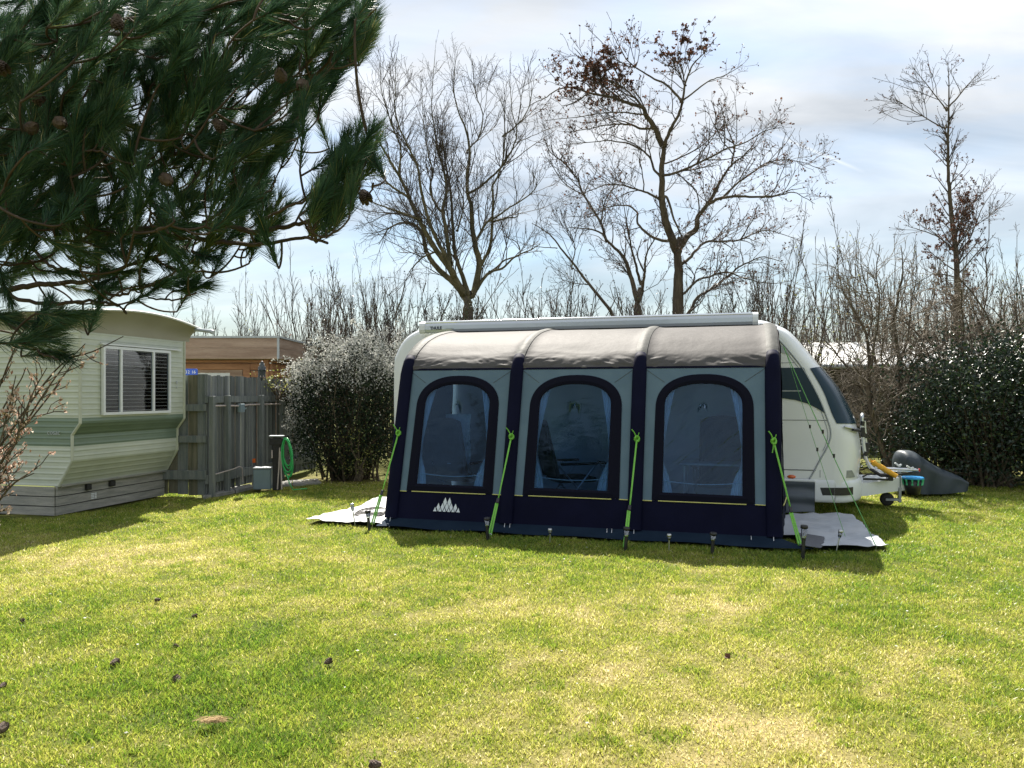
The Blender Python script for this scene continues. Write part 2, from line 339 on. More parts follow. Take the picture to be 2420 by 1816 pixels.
M['leafd'] = mat('dark_evergreen_leaves', (.014, .03, .017), .34, attr='rnd', acol=[(0, (.008, .018, .011)), (.5, (.014, .032, .017)), (.85, (.028, .052, .022)), (1, (.075, .105, .03))], trans=.16, spec=.42)
M['leafq'] = mat('matt_dark_leaves', (.012, .022, .013), .6, attr='rnd', acol=[(0, (.006, .012, .008)), (.6, (.014, .026, .014)), (.92, (.03, .05, .02)), (1, (.07, .10, .03))], trans=.12, spec=.15)
M['leafb'] = mat('shrub_leaves', (.02, .035, .02), .45, attr='rnd', acol=[(0, (.012, .022, .014)), (.6, (.024, .042, .02)), (.9, (.06, .085, .03)), (1, (.16, .19, .05))], trans=.25)
M['leafy'] = mat('young_yellow_green_leaves', (.2, .22, .05), .5, attr='rnd', acol=[(0, (.10, .12, .03)), (.5, (.2, .22, .06)), (1, (.34, .33, .10))], trans=.4)
M['petal'] = mat('white_blossom', (.6, .6, .57), .6, attr='rnd', acol=[(0, (.19, .20, .17)), (.5, (.37, .375, .34)), (1, (.60, .60, .56))], trans=.3)
M['dead'] = mat('dead_russet_leaves', (.09, .04, .025), .7, attr='rnd', acol=[(0, (.03, .017, .014)), (.5, (.075, .035, .024)), (1, (.19, .075, .04))], trans=.25)
M['bud'] = mat('pink_cream_buds', (.55, .36, .28), .65, attr='rnd', acol=[(0, (.42, .22, .16)), (.5, (.60, .42, .33)), (1, (.76, .66, .55))], trans=.3)
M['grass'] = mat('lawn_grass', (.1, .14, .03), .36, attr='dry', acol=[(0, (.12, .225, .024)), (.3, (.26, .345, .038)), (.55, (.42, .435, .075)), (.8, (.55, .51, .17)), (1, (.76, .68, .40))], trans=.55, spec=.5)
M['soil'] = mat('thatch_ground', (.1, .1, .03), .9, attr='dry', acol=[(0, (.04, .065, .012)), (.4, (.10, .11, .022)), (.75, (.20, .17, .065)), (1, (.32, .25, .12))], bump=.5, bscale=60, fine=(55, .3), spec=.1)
M['straw'] = mat('dry_straw', (.40, .27, .12), .8, (.5, .36, .18), scale=30, trans=.2)
M['pigeon'] = mat('slate_feathers', (.05, .06, .075), .6, (.08, .09, .105), scale=14, bump=.2)
M['dark'] = mat('black_fabric', (.012, .014, .02), .8, (.02, .022, .03), scale=8)
M['towel'] = mat('pale_towel', (.55, .58, .6), .85, (.65, .67, .69), scale=20, bump=.3)
M['chaletw'] = mat('dark_chalet_wall', (.06, .05, .04), .8, (.1, .085, .065), scale=4)
M['chaletr'] = mat('white_chalet_roof', (.78, .78, .76), .55, (.84, .84, .82), scale=2)

# ---------------------------------------------------------------- lawn
def smooth_noise(x, y, seed, s):
    r = np.random.default_rng(seed); t = r.random((64, 64))
    fx, fy = x / s, y / s; ix, iy = np.floor(fx).astype(int), np.floor(fy).astype(int); fx -= ix; fy -= iy
    fx = fx * fx * (3 - 2 * fx); fy = fy * fy * (3 - 2 * fy)
    g = lambda a, b: t[a % 64, b % 64]
    return (g(ix, iy) * (1 - fx) + g(ix + 1, iy) * fx) * (1 - fy) + (g(ix, iy + 1) * (1 - fx) + g(ix + 1, iy + 1) * fx) * fy
DRY_AND_SHADE = [(-2.6, 7.1, 2.6, .9, .12), (.1, 5.6, 1.5, .8, .19), (.75, 3.9, 1.1, 1.0, .17), (2.3, 4.3, .8, .6, .12), (-4.2, 7.4, 1.6, .6, .1), (1.1, 3.2, .9, .5, .16),
       (-1.6, 4.3, 1.0, .8, -.22), (-1.2, 3.5, .9, .5, -.18), (-2.0, 5.3, .9, .5, -.12), (3.2, 6.2, 1.8, .7, -.10), (-2.0, 9.6, 2.0, 1.0, -.12), (2.5, 3.2, .7, .5, -.05), (4.8, 9.5, 2.0, 1.4, -.12), (.3, 7.7, 2.4, .7, -.16), (3.4, 7.2, 1.2, .7, -.16), (-5.2, 8.9, 1.5, .6, -.2), (1.6, 5.6, .5, .35, .16), (-.2, 6.8, 2.0, .5, -.06)]  # spots before awning and mobile home paint deeper green into their shadows
def dry_and_shade(x, y):
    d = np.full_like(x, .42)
    for cx, cy, sx, sy, a in DRY_AND_SHADE: d = d + a * np.exp(-((x - cx) / sx) ** 2 - ((y - cy) / sy) ** 2)
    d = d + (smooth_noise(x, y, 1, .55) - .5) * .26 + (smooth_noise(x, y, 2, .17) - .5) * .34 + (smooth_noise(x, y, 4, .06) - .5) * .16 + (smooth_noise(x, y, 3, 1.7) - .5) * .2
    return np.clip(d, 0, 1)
def ground_h(x, y): return (smooth_noise(x, y, 5, .5) - .5) * .03 + (smooth_noise(x, y, 6, 2.0) - .5) * .02 - .02
def build_ground():
    xs = np.unique(np.concatenate([np.linspace(-9, 11, 201), [-700, -300, -120, -60, -30, -18, -13, 14, 18, 30, 60, 120, 300, 700]]))
    ys = np.unique(np.concatenate([np.linspace(1.5, 14, 126), [-200, -60, -20, -6, -2, 0, 16, 19, 24, 32, 50, 90, 200, 500, 1500]]))
    X, Y = np.meshgrid(xs, ys); near = (X > -9.1) & (X < 11.1) & (Y > 1.4) & (Y < 14.1)
    Z = np.where(near, ground_h(X, Y), -.02); D = dry_and_shade(X, Y)
    v = np.stack([X, Y, Z], -1).reshape(-1, 3); nx, ny = len(xs), len(ys)
    i = np.arange(nx * ny).reshape(ny, nx)
    f = np.stack([i[:-1, :-1], i[:-1, 1:], i[1:, 1:], i[1:, :-1]], -1).reshape(-1, 4)
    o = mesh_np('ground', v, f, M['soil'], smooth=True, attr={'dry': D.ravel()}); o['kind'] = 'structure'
build_ground()

SHEET_L = [(723, 1234), (762, 1223), (805.6, 1214), (857, 1200), (868.5, 1191), (893, 1183), (925, 1178), (960, 1190), (960, 1245), (910, 1246.5), (868, 1244), (828, 1240.5), (762, 1238.6)]
SHEET_R = [(1853, 1226), (1927, 1220), (1972, 1222), (2014, 1225.6), (2040, 1247), (2059, 1268), (2101, 1301.6), (2052, 1303), (1944, 1300), (1900, 1276), (1850, 1270), (1800, 1262), (1800, 1228)]
def in_poly(x, y, poly):
    c = np.zeros(x.shape, bool); n = len(poly)
    for i in range(n):
        x0, y0 = poly[i][:2]; x1, y1 = poly[(i + 1) % n][:2]
        if y0 == y1: continue
        c ^= ((y0 > y) != (y1 > y)) & (x < (x1 - x0) * (y - y0) / (y1 - y0) + x0)
    return c
def build_grass(n=800000):
    r = np.random.default_rng(11)
    # density falls with distance
    Yg = np.linspace(2.7, 13.2, 400); pdf = (1.36 * Yg + 1.2) * np.where(Yg < 4, 1, (4 / Yg) ** 1.35); cdf = np.cumsum(pdf); cdf /= cdf[-1]
    y = np.interp(r.random(n), cdf, Yg); x = (r.random(n) - .5) * (1.36 * y + 1.2)
    m = 260000; ye = r.uniform(1.0, 13.2, m); he = .68 * ye + .6; xe = np.where(r.random(m) < .5, -1, 1) * (he + r.random(m) ** 1.3 * 5.0)   # the lawn goes on beyond both frame edges
    x = np.concatenate([x, xe]); y = np.concatenate([y, ye]); n = len(x)
    keep = np.ones(n, bool)
    u = (x - UO.x) * UU.x + (y - UO.y) * UU.y; v = (x - UO.x) * VV.x + (y - UO.y) * VV.y
    keep &= ~((u > -.05) & (u < 4.2) & (v > .03) & (v < 5))
    for sh in (SHEET_L, SHEET_R): keep &= ~in_poly(x, y, [tuple(G(*q)) for q in sh])
    keep &= ~in_poly(x, y, [(-5.56, 9.30), (-4.95, 11.35), (-9, 11.35), (-9, 9.6)])
    keep &= ~in_poly(x, y, [(-4.65, 11.05), (-3.9, 11.85), (-3.6, 13.2), (-4.65, 13.2)])
    keep &= ~((y > 12.6) & (x > 5.5)); keep &= ~((x < -5.5) & (y > 9.3))
    dn = dry_and_shade(x, y)
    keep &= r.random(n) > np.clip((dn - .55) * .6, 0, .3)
    keep &= r.random(n) < .35 + 1.0 * smooth_noise(x, y, 21, .075)
    x, y, dn = x[keep], y[keep], dn[keep]; n = len(x)
    tuft = smooth_noise(x, y, 8, .09) * .6 + smooth_noise(x, y, 9, .4) * .6
    h = (.014 + .025 * r.random(n) ** 1.4) * (.55 + .75 * tuft) * (1.15 - .45 * dn)
    clump = smooth_noise(x, y, 22, .21) * .6 + smooth_noise(x, y, 23, .08) * .5 > .80; h[clump] *= 1.2; dn = np.where(clump, dn * .55, dn); big = r.random(n) < .012; h[big] *= 1.5
    w = (.0011 + .0013 * r.random(n)) * (1 + .10 * y)
    a = r.random(n) * 2 * np.pi; la = r.random(n) * 2 * np.pi; ln = h * (.25 + 1.15 * r.random(n) ** 1.2)
    z = ground_h(x, y) - .004
    sx, sy = np.cos(a) * w, np.sin(a) * w; lx, ly = np.cos(la) * ln, np.sin(la) * ln
    v = np.empty((n, 5, 3), np.float32)
    v[:, 0] = np.stack([x - sx, y - sy, z], 1); v[:, 1] = np.stack([x + sx, y + sy, z], 1)
    v[:, 2] = np.stack([x + sx * .8 + lx * .35, y + sy * .8 + ly * .35, z + h * .62], 1); v[:, 3] = np.stack([x - sx * .8 + lx * .35, y - sy * .8 + ly * .35, z + h * .62], 1)
    v[:, 4] = np.stack([x + lx, y + ly, z + h * .95], 1)
    b = (np.arange(n) * 5)[:, None]
    q = b + np.array([[0, 1, 2, 3]]); t = b + np.array([[3, 2, 4]])
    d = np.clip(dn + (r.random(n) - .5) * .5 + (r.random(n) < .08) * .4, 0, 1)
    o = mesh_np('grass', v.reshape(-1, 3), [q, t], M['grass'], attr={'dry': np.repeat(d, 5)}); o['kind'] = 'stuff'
build_grass()

def build_bits():
    r = np.random.default_rng(5); vs, fs, n = [], [], 0
    spots = []
    for _ in range(70): spots.append((r.uniform(700, 2250), r.normal(1300, 28) if r.random() < .5 else r.uniform(1180, 1330)))
    for _ in range(35): spots.append((r.uniform(60, 2400), r.uniform(1330, 1800)))
    for (px, py) in spots:
        if py < 1170: continue
        p = G(px, py, .012); u, v = to_uv(p)
        if -.1 < u < 4.2 and v > .1: continue
        s = r.uniform(.006, .013); a = r.uniform(0, 6.28); t = r.uniform(-.5, .5)
        e = np.array([math.cos(a), math.sin(a), t * .4]) * s; g = np.array([-math.sin(a), math.cos(a), .25]) * s * .7
        c = np.array(p); vs += [c - e, c + g, c + e, c - g]; fs.append((n, n + 1, n + 2, n + 3)); n += 4
    o = mesh_np('fallen_petals', vs, np.array(fs), M['petal'], attr={'rnd': r.random(n)}); o['kind'] = 'stuff'
build_bits()

def flat_sheet(name, poly, m, label, cat, z=.010, wr=.022, seed=0, group=None, res=.03):
    """cloth lying on the lawn: a finely gridded polygon with soft folds"""
    rj = random.Random(seed + 50); pq = []
    for i in range(len(poly)):
        a, b = G(*poly[i]), G(*poly[(i + 1) % len(poly)]); k = max(1, int((b - a).length / .09))
        for j in range(k): pq.append(a.lerp(b, j / k) + (Vector((rj.uniform(-.012, .012), rj.uniform(-.018, .018), 0)) if j else Vector()))
    pts = pq; xs = [p.x for p in pts]; ys = [p.y for p in pts]
    pl = [(p.x, p.y) for p in pts]
    r = np.random.default_rng(seed)
    bm = __import__('bmesh').new(); vv = [bm.verts.new((p.x, p.y, 0)) for p in pts]; bm.faces.new(vv)
    import bmesh
    for ax, lo, hi in ((0, min(xs), max(xs)), (1, min(ys), max(ys))):
        k = int((hi - lo) / res) + 1
        for i in range(1, k):
            co = [0, 0, 0]; co[ax] = lo + (hi - lo) * i / k; no = [0, 0, 0]; no[ax] = 1
            bmesh.ops.bisect_plane(bm, geom=bm.verts[:] + bm.edges[:] + bm.faces[:], plane_co=co, plane_no=no)
    X = np.array([v.co.x for v in bm.verts]); Y = np.array([v.co.y for v in bm.verts])
    a = .6 + seed; Xr = X * math.cos(a) + Y * math.sin(a); Yr = -X * math.sin(a) + Y * math.cos(a)
    Z = z + wr * (smooth_noise(Xr, Yr * 3, 30 + seed, .35) + .8 * smooth_noise(Xr * 2.2, Yr * .8, 31 + seed, .2) + .7 * smooth_noise(Xr * .7, Yr * 3.5, 33 + seed, .16)) + .02 * np.maximum(0, smooth_noise(X, Y, 32 + seed, .3) - .6)
    for v, zz in zip(bm.verts, Z): v.co.z = zz
    me = bpy.data.meshes.new(name); bm.to_mesh(me); bm.free(); me.polygons.foreach_set('use_smooth', [True] * len(me.polygons))
    o = link_mesh(name, me, m)
    sol = o.modifiers.new('thickness', 'SOLIDIFY'); sol.thickness = .003
    return tag(o, label, cat, group)
flat_sheet('groundsheet', SHEET_L, M['sheet'], 'white crumpled groundsheet spread on the grass beside the awning left wall', 'groundsheet', seed=1, group='groundsheets beside the awning')
flat_sheet('groundsheet', SHEET_R, M['sheetb'], 'pale groundsheet spread below the caravan nose right of the awning', 'groundsheet', seed=2, group='groundsheets beside the awning')
flat_sheet('floor_mat', [(1885, 1271), (1948, 1281.5), (1940, 1308.6), (1890, 1301)], M['matg'], 'small dark grey mat lying over the pale groundsheet by the awning corner', 'mat', z=.045, wr=.004, seed=3)
def doormat():
    mb = MB(); c = G(877, 1219)
    def fn(a, b):
        t = a * 2 * math.pi; rr = b * 1.0
        return (c.x + .19 * rr * math.cos(t), c.y + .42 * rr * math.sin(t), .043 + .004 * (1 - rr))
    mb.grid(fn, 40, 3)
    for k in range(3):                                        # raised scroll ribs
        rr = .35 + .28 * k
        mb.tube([(c.x + .19 * rr * math.cos(t), c.y + .42 * rr * math.sin(t), .047) for t in np.linspace(0, 2 * math.pi, 30)], .006, 5, caps=False)
    for t in np.linspace(0, 2 * math.pi, 16, endpoint=False):
        mb.tube([(c.x + .19 * q * math.cos(t + q), c.y + .42 * q * math.sin(t + q), .047) for q in (.35, .65, .95)], .005, 5)
    tag(mb.build('doormat', M['rubber']), 'black oval scroll doormat on the white groundsheet', 'doormat')
doormat()

# ---------------------------------------------------------------- mobile home (cream and green static caravan)
def mobile_home():
    d = Vector((.24, 1, 0)).normalized(); e = Vector((d.y, -d.x, 0))     # d: along the window wall, e: outwards (to the right)
    org = Vector((-5.25, 9.40, 0)); rz = math.atan2(e.y, e.x)
    root = empty('mobile_home', org, rz, 'cream and green ribbed mobile home with wide blind-filled window', 'mobile home')
    LW = 1.95                                                           # local x outwards, y along d
    prof = [(-.31, .36), (-.115, .68), (-.115, .99), (0, 1.135), (0, 2.26)]
    def px(z):
        for (x0, z0), (x1, z1) in zip(prof[:-1], prof[1:]):
            if z0 <= z <= z1: return x0 + (x1 - x0) * (z - z0) / (z1 - z0)
        return 0
    def rib(z): # shallow pressed ribs
        t = (z / .072) % 1.0
        return .0048 * (1 if t < .18 else (0 if t > .42 else 1 - (t - .18) / .24))
    bands = [(.36, .68, 'cream'), (.68, .85, 'cream'), (.85, .99, 'green1'), (.99, 1.145, 'green2'), (1.145, 1.2, 'green1'), (1.2, 2.26, 'cream')]
    mb = MB(); names = ['cream', 'green1', 'green2']
    for z0, z1, m in bands:
        zs = np.unique(np.round(np.concatenate([np.arange(z0, z1, .0095), [z1]]), 5))
        mb.add([(px(z) + rib(z), y, z) for z in zs for y in (.0, LW)], [(2 * i, 2 * i + 1, 2 * i + 3, 2 * i + 2) for i in range(len(zs) - 1)], names.index(m))
    mb.build('end_wall', [M[n] for n in names], root)
    mb = MB()
    for z0, z1, m in [(.36, .85, 'cream'), (.85, 1.2, 'green1'), (1.2, 2.3, 'cream')]:
        zs = np.unique(np.round(np.concatenate([np.arange(z0, z1, .0095), [z1]]), 5))
        mb.add([p for z in zs for p in ((px(z), -rib(z) + .0, z), (-4.5, -rib(z), z))], [(2 * i, 2 * i + 1, 2 * i + 3, 2 * i + 2) for i in range(len(zs) - 1)], names.index(m))
    mb.build('side_wall', [M[n] for n in names], root)
    mb = MB()
    mb.add([(x, LW, z) for x, z in prof] + [(-4.5, LW, 2.26), (-4.5, LW, .36)], [(0, 1, 2, 3, 4, 5, 6)])
    mb.add([(-4.5, 0, .36), (-4.5, LW, .36), (-4.5, LW, 2.3), (-4.5, 0, 2.3)], [(0, 1, 2, 3)])
    mb.build('rear_wall', M['cream'], root)
    for yy in (-.004, LW + .004):
        c = MB(); c.tube([(x + .006, yy, z) for x, z in prof], .019, 6, smooth=False); c.build('corner_trim', M['trimc'], root)
    # arched roof, coved eave flaring outwards
    mb = MB()
    def crown(y): return 2.50 + .075 * math.sin(math.pi * min(1, max(0, (y + .1) / (LW + .3)))) - .05 * (y / LW) ** 3
    n = 20
    def cove(i, j):
        y = -.05 + i * (LW + .17); t = j; zt = crown(y) - .01
        return (.005 + .17 * t * t, y, 2.255 + (zt - 2.255) * t ** .8)
    mb.grid(cove, n, 8); mb.build('eave_cove', M['eave'], root)
    mb = MB()
    def covel(i, j):
        x = .18 - i * 4.7; t = j; return (x, -.002 - .07 * t * t, 2.29 + (crown(-.06) - .012 - 2.29) * t)
    mb.grid(covel, 10, 5); mb.build('side_eave', M['eave'], root)
    mb = MB()
    mb.grid(lambda i, j: (.185 - 4.75 * j, -.08 + i * (LW + .22), crown(-.08 + i * (LW + .22)) + .004), n, 3)
    mb.tube([(.187, -.08 + i / n * (LW + .22), crown(-.08 + i / n * (LW + .22))) for i in range(n + 1)], .016, 6)
    mb.build('roof', M['roofm'], root)
    g = MB(); g.tube([(.16, LW + .05, 2.43), (.30, LW + .0, 2.415), (.50, LW - .05, 2.39)], .026, 10); g.tube([(.48, LW - .045, 2.392), (.53, LW - .05, 2.375)], .032, 10)
    g.build('gutter_pipe', M['trimg'], root)
    # window with three lights
    y0, y1, z0, z1 = .33, 1.61, 1.225, 2.10
    win = MB(); fw, dp = .035, .035
    win.box((.012, y0, z0), (.012 + dp, y1, z0 + fw)); win.box((.012, y0, z1 - fw), (.012 + dp, y1, z1))
    ym = [y0, y0 + .315, y1 - .35, y1]
    for i, y in enumerate(ym):
        a = y if i == 0 else (y - fw if i == 3 else y - fw / 2)
        win.box((.012, a, z0 + fw), (.014 + dp, a + fw, z1 - fw))
    win.box((.012, y0 - .02, z1 + .012), (.05, y1 + .22, z1 + .03))       # drip rail
    w = win.build('window', M['winw'], root)
    p = MB(); p.box((.026, y0 + fw, z0 + fw), (.030, y1 - fw, z1 - fw)); p.build('pane', M['wing'], w)
    bl = MB(); nsl = 17
    for k in range(nsl):
        z = z0 + .05 + (z1 - z0 - .1) * k / (nsl - 1)
        for (a, b) in ((y0 + .03, ym[1] - .02), (ym[1] + .02, ym[2] - .02), (ym[2] + .02, y1 - .06)):
            tilt = .010 + .004 * math.sin(k * 1.7 + a * 5)
            m_ = Matrix.Translation((.018, 0, z)) @ Matrix.Rotation(-.30 + .10 * math.sin(k * 2.1 + a), 4, 'Y')
            bl.box((-.0125, a, -.0012), (.0125, b, .0012), mat=m_)
    bl.build('blind', M['blind'], w)
    # window opening backing, so that the cladding behind the glass is not seen
    bk = MB(); bk.box((.0125, y0 + .02, z0 + .02), (.0145, y1 - .02, z1 - .02)); bk.build('dark_recess', M['darkroom'], w)
    # small wall fittings by the window
    fx = MB(); fx.box((.012, 1.76, 1.63), (.022, 1.79, 1.68), bev=.004); fx.build('wall_fitting', M['trimg'], root); fx = MB(); fx.box((.012, 1.765, 1.57), (.02, 1.788, 1.595), bev=.003); fx.build('wall_fitting', M['trimg'], root)
    # boarded skirting
    sk = MB(); sx = -.325
    for k, (a, b) in enumerate(((.005, .108), (.120, .228), (.240, .352))):
        sk.box((sx - .02, -.012, a), (sx + .004 * k, LW, b)); sk.box((-4.5, -.035, a), (sx - .02, -.013 - .003 * k, b))
    sk.box((sx - .03, -.008, .0), (sx - .016, LW, .35), 1); sk.box((-4.5, -.03, .0), (sx - .03, -.018, .35), 1)
    sk.box((sx - .05, .0, .352), (sx + .06, LW, .372))
    s = sk.build('skirting', [M['skirtw'], M['darkroom']], root)
    for (a, b) in ((.42, .50), (.83, .92)):
        v = MB(); v.box((sx + .002, a, .262), (sx + .05, b, .335), bev=.006); v.build('vent_block', M['rubber'], s)
    v = MB()
    for k in range(4):
        v.box((sx - .004, .53, .135 + k * .02), (sx + .012, .575, .147 + k * .02)); v.box((sx - .004, .585, .135 + k * .02), (sx + .012, .62, .147 + k * .02))
    v.build('vent_grille', M['winw'], s)
    # name lettering on the green band
    lettering('cosac', .085, (-.37, -.016, 1.02), M['trimg'], root, align='CENTER')
    return root
mobile_home()

# ---------------------------------------------------------------- fence, cabin and the things by them
def fence_run(a, b, boards, top, name_label, mboard, posts=(), rails=(), seed=0, gap=.006, side=1, railm=None):
    """vertical boards from a to b (2-D), local x along the run, local -y towards the viewer's side"""
    r = random.Random(seed); a = Vector((*a, 0)); b = Vector((*b, 0)); ln = (b - a).length; rz = math.atan2(b.y - a.y, b.x - a.x)
    root = empty('board_fence', a, rz, name_label, 'fence', 'board fence sections')
    mb = MB(); x = 0
    while x < ln - .02:
        w = r.uniform(*boards); w = min(w, ln - x); t = top + r.uniform(-.012, .012); y = r.uniform(-.006, .006) + .011 * (len(mb.v) // 8 % 2)
        mb.box((x + gap / 2, y, r.uniform(0, .03)), (x + w - gap / 2, y + .02, t), r.choice((0, 0, 1, 2))); x += w
    mb.build('boards', [mboard, M['fence2'], M['fence3']] if mboard == M['fence'] else [mboard, M['fenceo'], M['post']], root)
    for (z0, z1) in rails:
        m_ = MB(); m_.box((0, -side * .03 - .025, z0), (ln, -side * .03 + .02, z1)) if side > 0 else m_.box((0, .022, z0), (ln, .06, z1))
        m_.build('rail', railm or M['post'], root)
    for (x, h, w) in posts:
        m_ = MB(); m_.box((x - w / 2, -.128, -.02), (x + w / 2, -.057, h), bev=.006); m_.build('post', M['post'], root)
    return root, ln
# the run going away from the camera (posts on its right face)
fa = Vector((-4.50, 11.32)); fb = fa + Vector((.14, 1)).normalized() * 4.2
fr, _ = fence_run(fa, fb, (.075, .105), 1.765, 'dark grey vertical board fence with posts, cable and pale junction box', M['fence'],
                  posts=((.05, 1.46, .075), (.50, 1.47, .075), (1.62, 1.47, .075), (2.42, 1.47, .075)), rails=((1.36, 1.46), (.17, .30)), seed=2, gap=.020)
pp = MB()
pp.tube([(.12, -.075, 1.315), (.45, -.078, 1.312), (.80, -.078, 1.305), (.95, -.078, 1.30), (1.2, -.08, 1.315), (1.6, -.08, 1.315), (2.4, -.08, 1.31)], .013, 8); pp.build('cable_conduit', M['pipe'], fr)
pp = MB(); pp.box((.86, -.125, 1.20), (.99, -.062, 1.335), bev=.008); pp.tube([(.99, -.09, 1.24), (1.07, -.1, 1.26)], .012, 6); pp.build('junction_box', M['grbox'], fr)
pp = MB(); pp.tube([(.1, -.09, .30), (.5, -.2, .35), (.75, -.15, .36), (.9, -.12, .33), (.93, -.12, .1)], .009, 6); pp.build('loose_cable', M['pipe'], fr)
pp = MB(); pp.box((1.36, -.09, .36), (1.42, -.058, .43), bev=.006); pp.build('brass_fitting', M['amber'], fr)
fence_run((-6.6, 11.44), (-4.47, 11.355), (.13, .16), 1.77, 'mossy wide board fence between the mobile home and the corner post', M['fenceo'], rails=((1.24, 1.34), (.78, .88), (.24, .37)), seed=5, gap=.008)

def cabin():
    Y0 = 16.0; xr = -4.96; xl = -9.6
    root = empty('log_cabin', (xr, Y0, 0), 0, 'brown log cabin with flat greyed roof behind the fence', 'cabin')
    def lx(x): return x - xr
    wl = MB(); z = 0; k = 0
    while z < 2.18:
        z1 = min(z + .152, 2.2)
        for (x0, x1) in ((lx(xl), lx(-7.02)), (lx(-5.42), -.0)) if z < 1.95 else ((lx(xl), 0),):
            wl.box((x0, .0, z + .006), (x1, .07, z1 - .006), bev=.016)
        wl.box((-.07, .075, z + .006), (.0, 3.4, z1 - .006), bev=.016)
        z += .152
    wl.box((lx(xl), .02, 0), (lx(-7.02), .06, 2.2), 1); wl.box((lx(-5.42), .02, 0), (-.075, .06, 2.2), 1); wl.box((lx(xl), .021, 1.97), (-.075, .059, 2.2), 1); wl.box((-.045, .08, 0), (-.02, 3.3, 2.2), 1)
    wl.box((-.17, -.05, 0), (-.06, .0, 2.2), bev=.015)                   # log ends at the corner
    wl.build('wall', [M['log'], M['seam']], root)
    rf = MB(); ov = .06
    for a, b in ((2.20, 2.415), (2.42, 2.62)):
        rf.box((lx(xl), -.34, a), (.24, -.31, b)); rf.box((.215, -.309, a), (.24, 3.6, b))
    rf.box((lx(xl), -.309, 2.3), (.214, 3.6, 2.4)); r = rf.build('roof', M['fascia'], root)
    ed = MB(); ed.box((lx(xl), -.36, 2.622), (.262, 3.62, 2.66)); ed.box((.205, -.352, 2.2), (.252, -.341, 2.62)); ed.build('roof_edge', M['trimg'], r)
    dr = MB(); x0, x1 = lx(-7.02), lx(-5.42)
    dr.box((x0, -.015, 0), (x0 + .14, .05, 2.10)); dr.box((x1 - .14, -.015, 0), (x1, .05, 2.10)); dr.box((x0 + .14, -.015, 2.0), (x1 - .14, .05, 2.10))
    d = dr.build('door', M['log'], root)
    lf = MB(); lf.box((x0 + .16, .01, 0), (x0 + .42, .045, 1.985)); lf.box((x1 - .42, .01, 0), (x1 - .16, .045, 1.985)); lf.box((x0 + .42, .012, 1.925), (x1 - .42, .045, 1.985)); lf.build('door_leaf', M['fascia'], d)
    p = MB(); p.box((x0 + .42, .03, 1.0), (x1 - .42, .036, 1.92)); p.build('door_blind', M['winw'], d)
cabin()

def sign():
    p = P(453, 880, 12.6); root = empty('sign_plate', (p.x, p.y, 0), .05, 'small blue plate with white characters above the fence by the mobile home', 'sign')
    z = p.z; mb = MB(); w, h = .26, .115
    poly = []
    for cx, cz, a0 in ((w / 2 - .03, h / 2 - .03, 0), (-w / 2 + .03, h / 2 - .03, 90), (-w / 2 + .03, -h / 2 + .03, 180), (w / 2 - .03, -h / 2 + .03, 270)):
        for k in range(5): a = math.radians(a0 + k * 22.5); poly.append((cx + .03 * math.cos(a), cz + .03 * math.sin(a)))
    mb.prism(poly, lambda a, b, d: (a - .035, d, z + b), 0, .012); mb.build('plate', M['sign'], root)
    lettering('02 I6', .068, (-.02, -.004, z), M['signw'], root, align='CENTER', space=1.25)
    st = MB(); st.tube([(0, .02, 0), (0, .02, z - .04)], .012, 8); st.build('sign_post', M['galv'], root)
sign()

def skinned(name, verts, edges, radii, m, parent=None, levels=2):
    me = bpy.data.meshes.new(name); me.from_pydata([tuple(v) for v in verts], edges, []); me.update()
    o = link_mesh(name, me, m, parent)
    md = o.modifiers.new('skin', 'SKIN'); md.use_smooth_shade = True
    for i, r in enumerate(radii): me.skin_vertices[0].data[i].radius = (r if isinstance(r, tuple) else (r, r))
    me.skin_vertices[0].data[0].use_root = True
    s = o.modifiers.new('sub', 'SUBSURF'); s.levels = levels; s.render_levels = levels
    return o
def pigeon():
    p = P(619, 894, 12.75)
    # stands on the fence top; body upright, head up and turned left, tail hanging to the right
    root = empty('pigeon', (p.x, p.y, 1.765), math.radians(-70), 'slate grey wood pigeon perched on top of the board fence', 'bird')
    v = [(0, 0, .085), (.015, 0, .13), (.03, 0, .185), (.035, 0, .215), (.04, 0, .245), (.052, 0, .262), (-.03, 0, .055), (-.075, 0, .01), (-.125, 0, -.05)]
    e = [(0, 1), (1, 2), (2, 3), (3, 4), (4, 5), (0, 6), (6, 7), (7, 8)]
    r = [(.06, .062), (.062, .06), (.046, .044), (.030, .029), (.027, .026), (.017, .016), (.045, .05), (.03, .042), (.012, .034)]
    skinned('body', v, e, r, M['pigeon'], root)
    b = MB(); b.tube([(.066, 0, .262), (.095, 0, .252)], [.009, .002], 6); b.build('beak', M['pipe'], root)
    for s in (-1, 1):
        w = MB(); w.lathe([(.002, -.12), (.022, -.09), (.036, -.02), (.036, .04), (.018, .075), (.002, .085)], (-.025, s * .052, .115), 10, mat=Matrix.Rotation(.75, 4, 'Y') @ Matrix.Diagonal((1.1, .3, 1, 1))); w.build('wing', M['pigeon'], root)
        l = MB(); l.tube([(.01, s * .022, .05), (.012, s * .022, .005)], .006, 6)
        for q in (-.5, 0, .5): l.tube([(.012, s * .022, .006), (.04, s * .022 + q * .02, .003)], .004, 5)
        l.build('leg', M['pipe'], root)
        n = MB(); n.lathe([(.001, -.018), (.016, 0), (.001, .018)], (.036, s * .034, .212), 8, mat=Matrix.Diagonal((1, .4, 1, 1))); n.build('neck_patch', M['signw'], root)
pigeon()

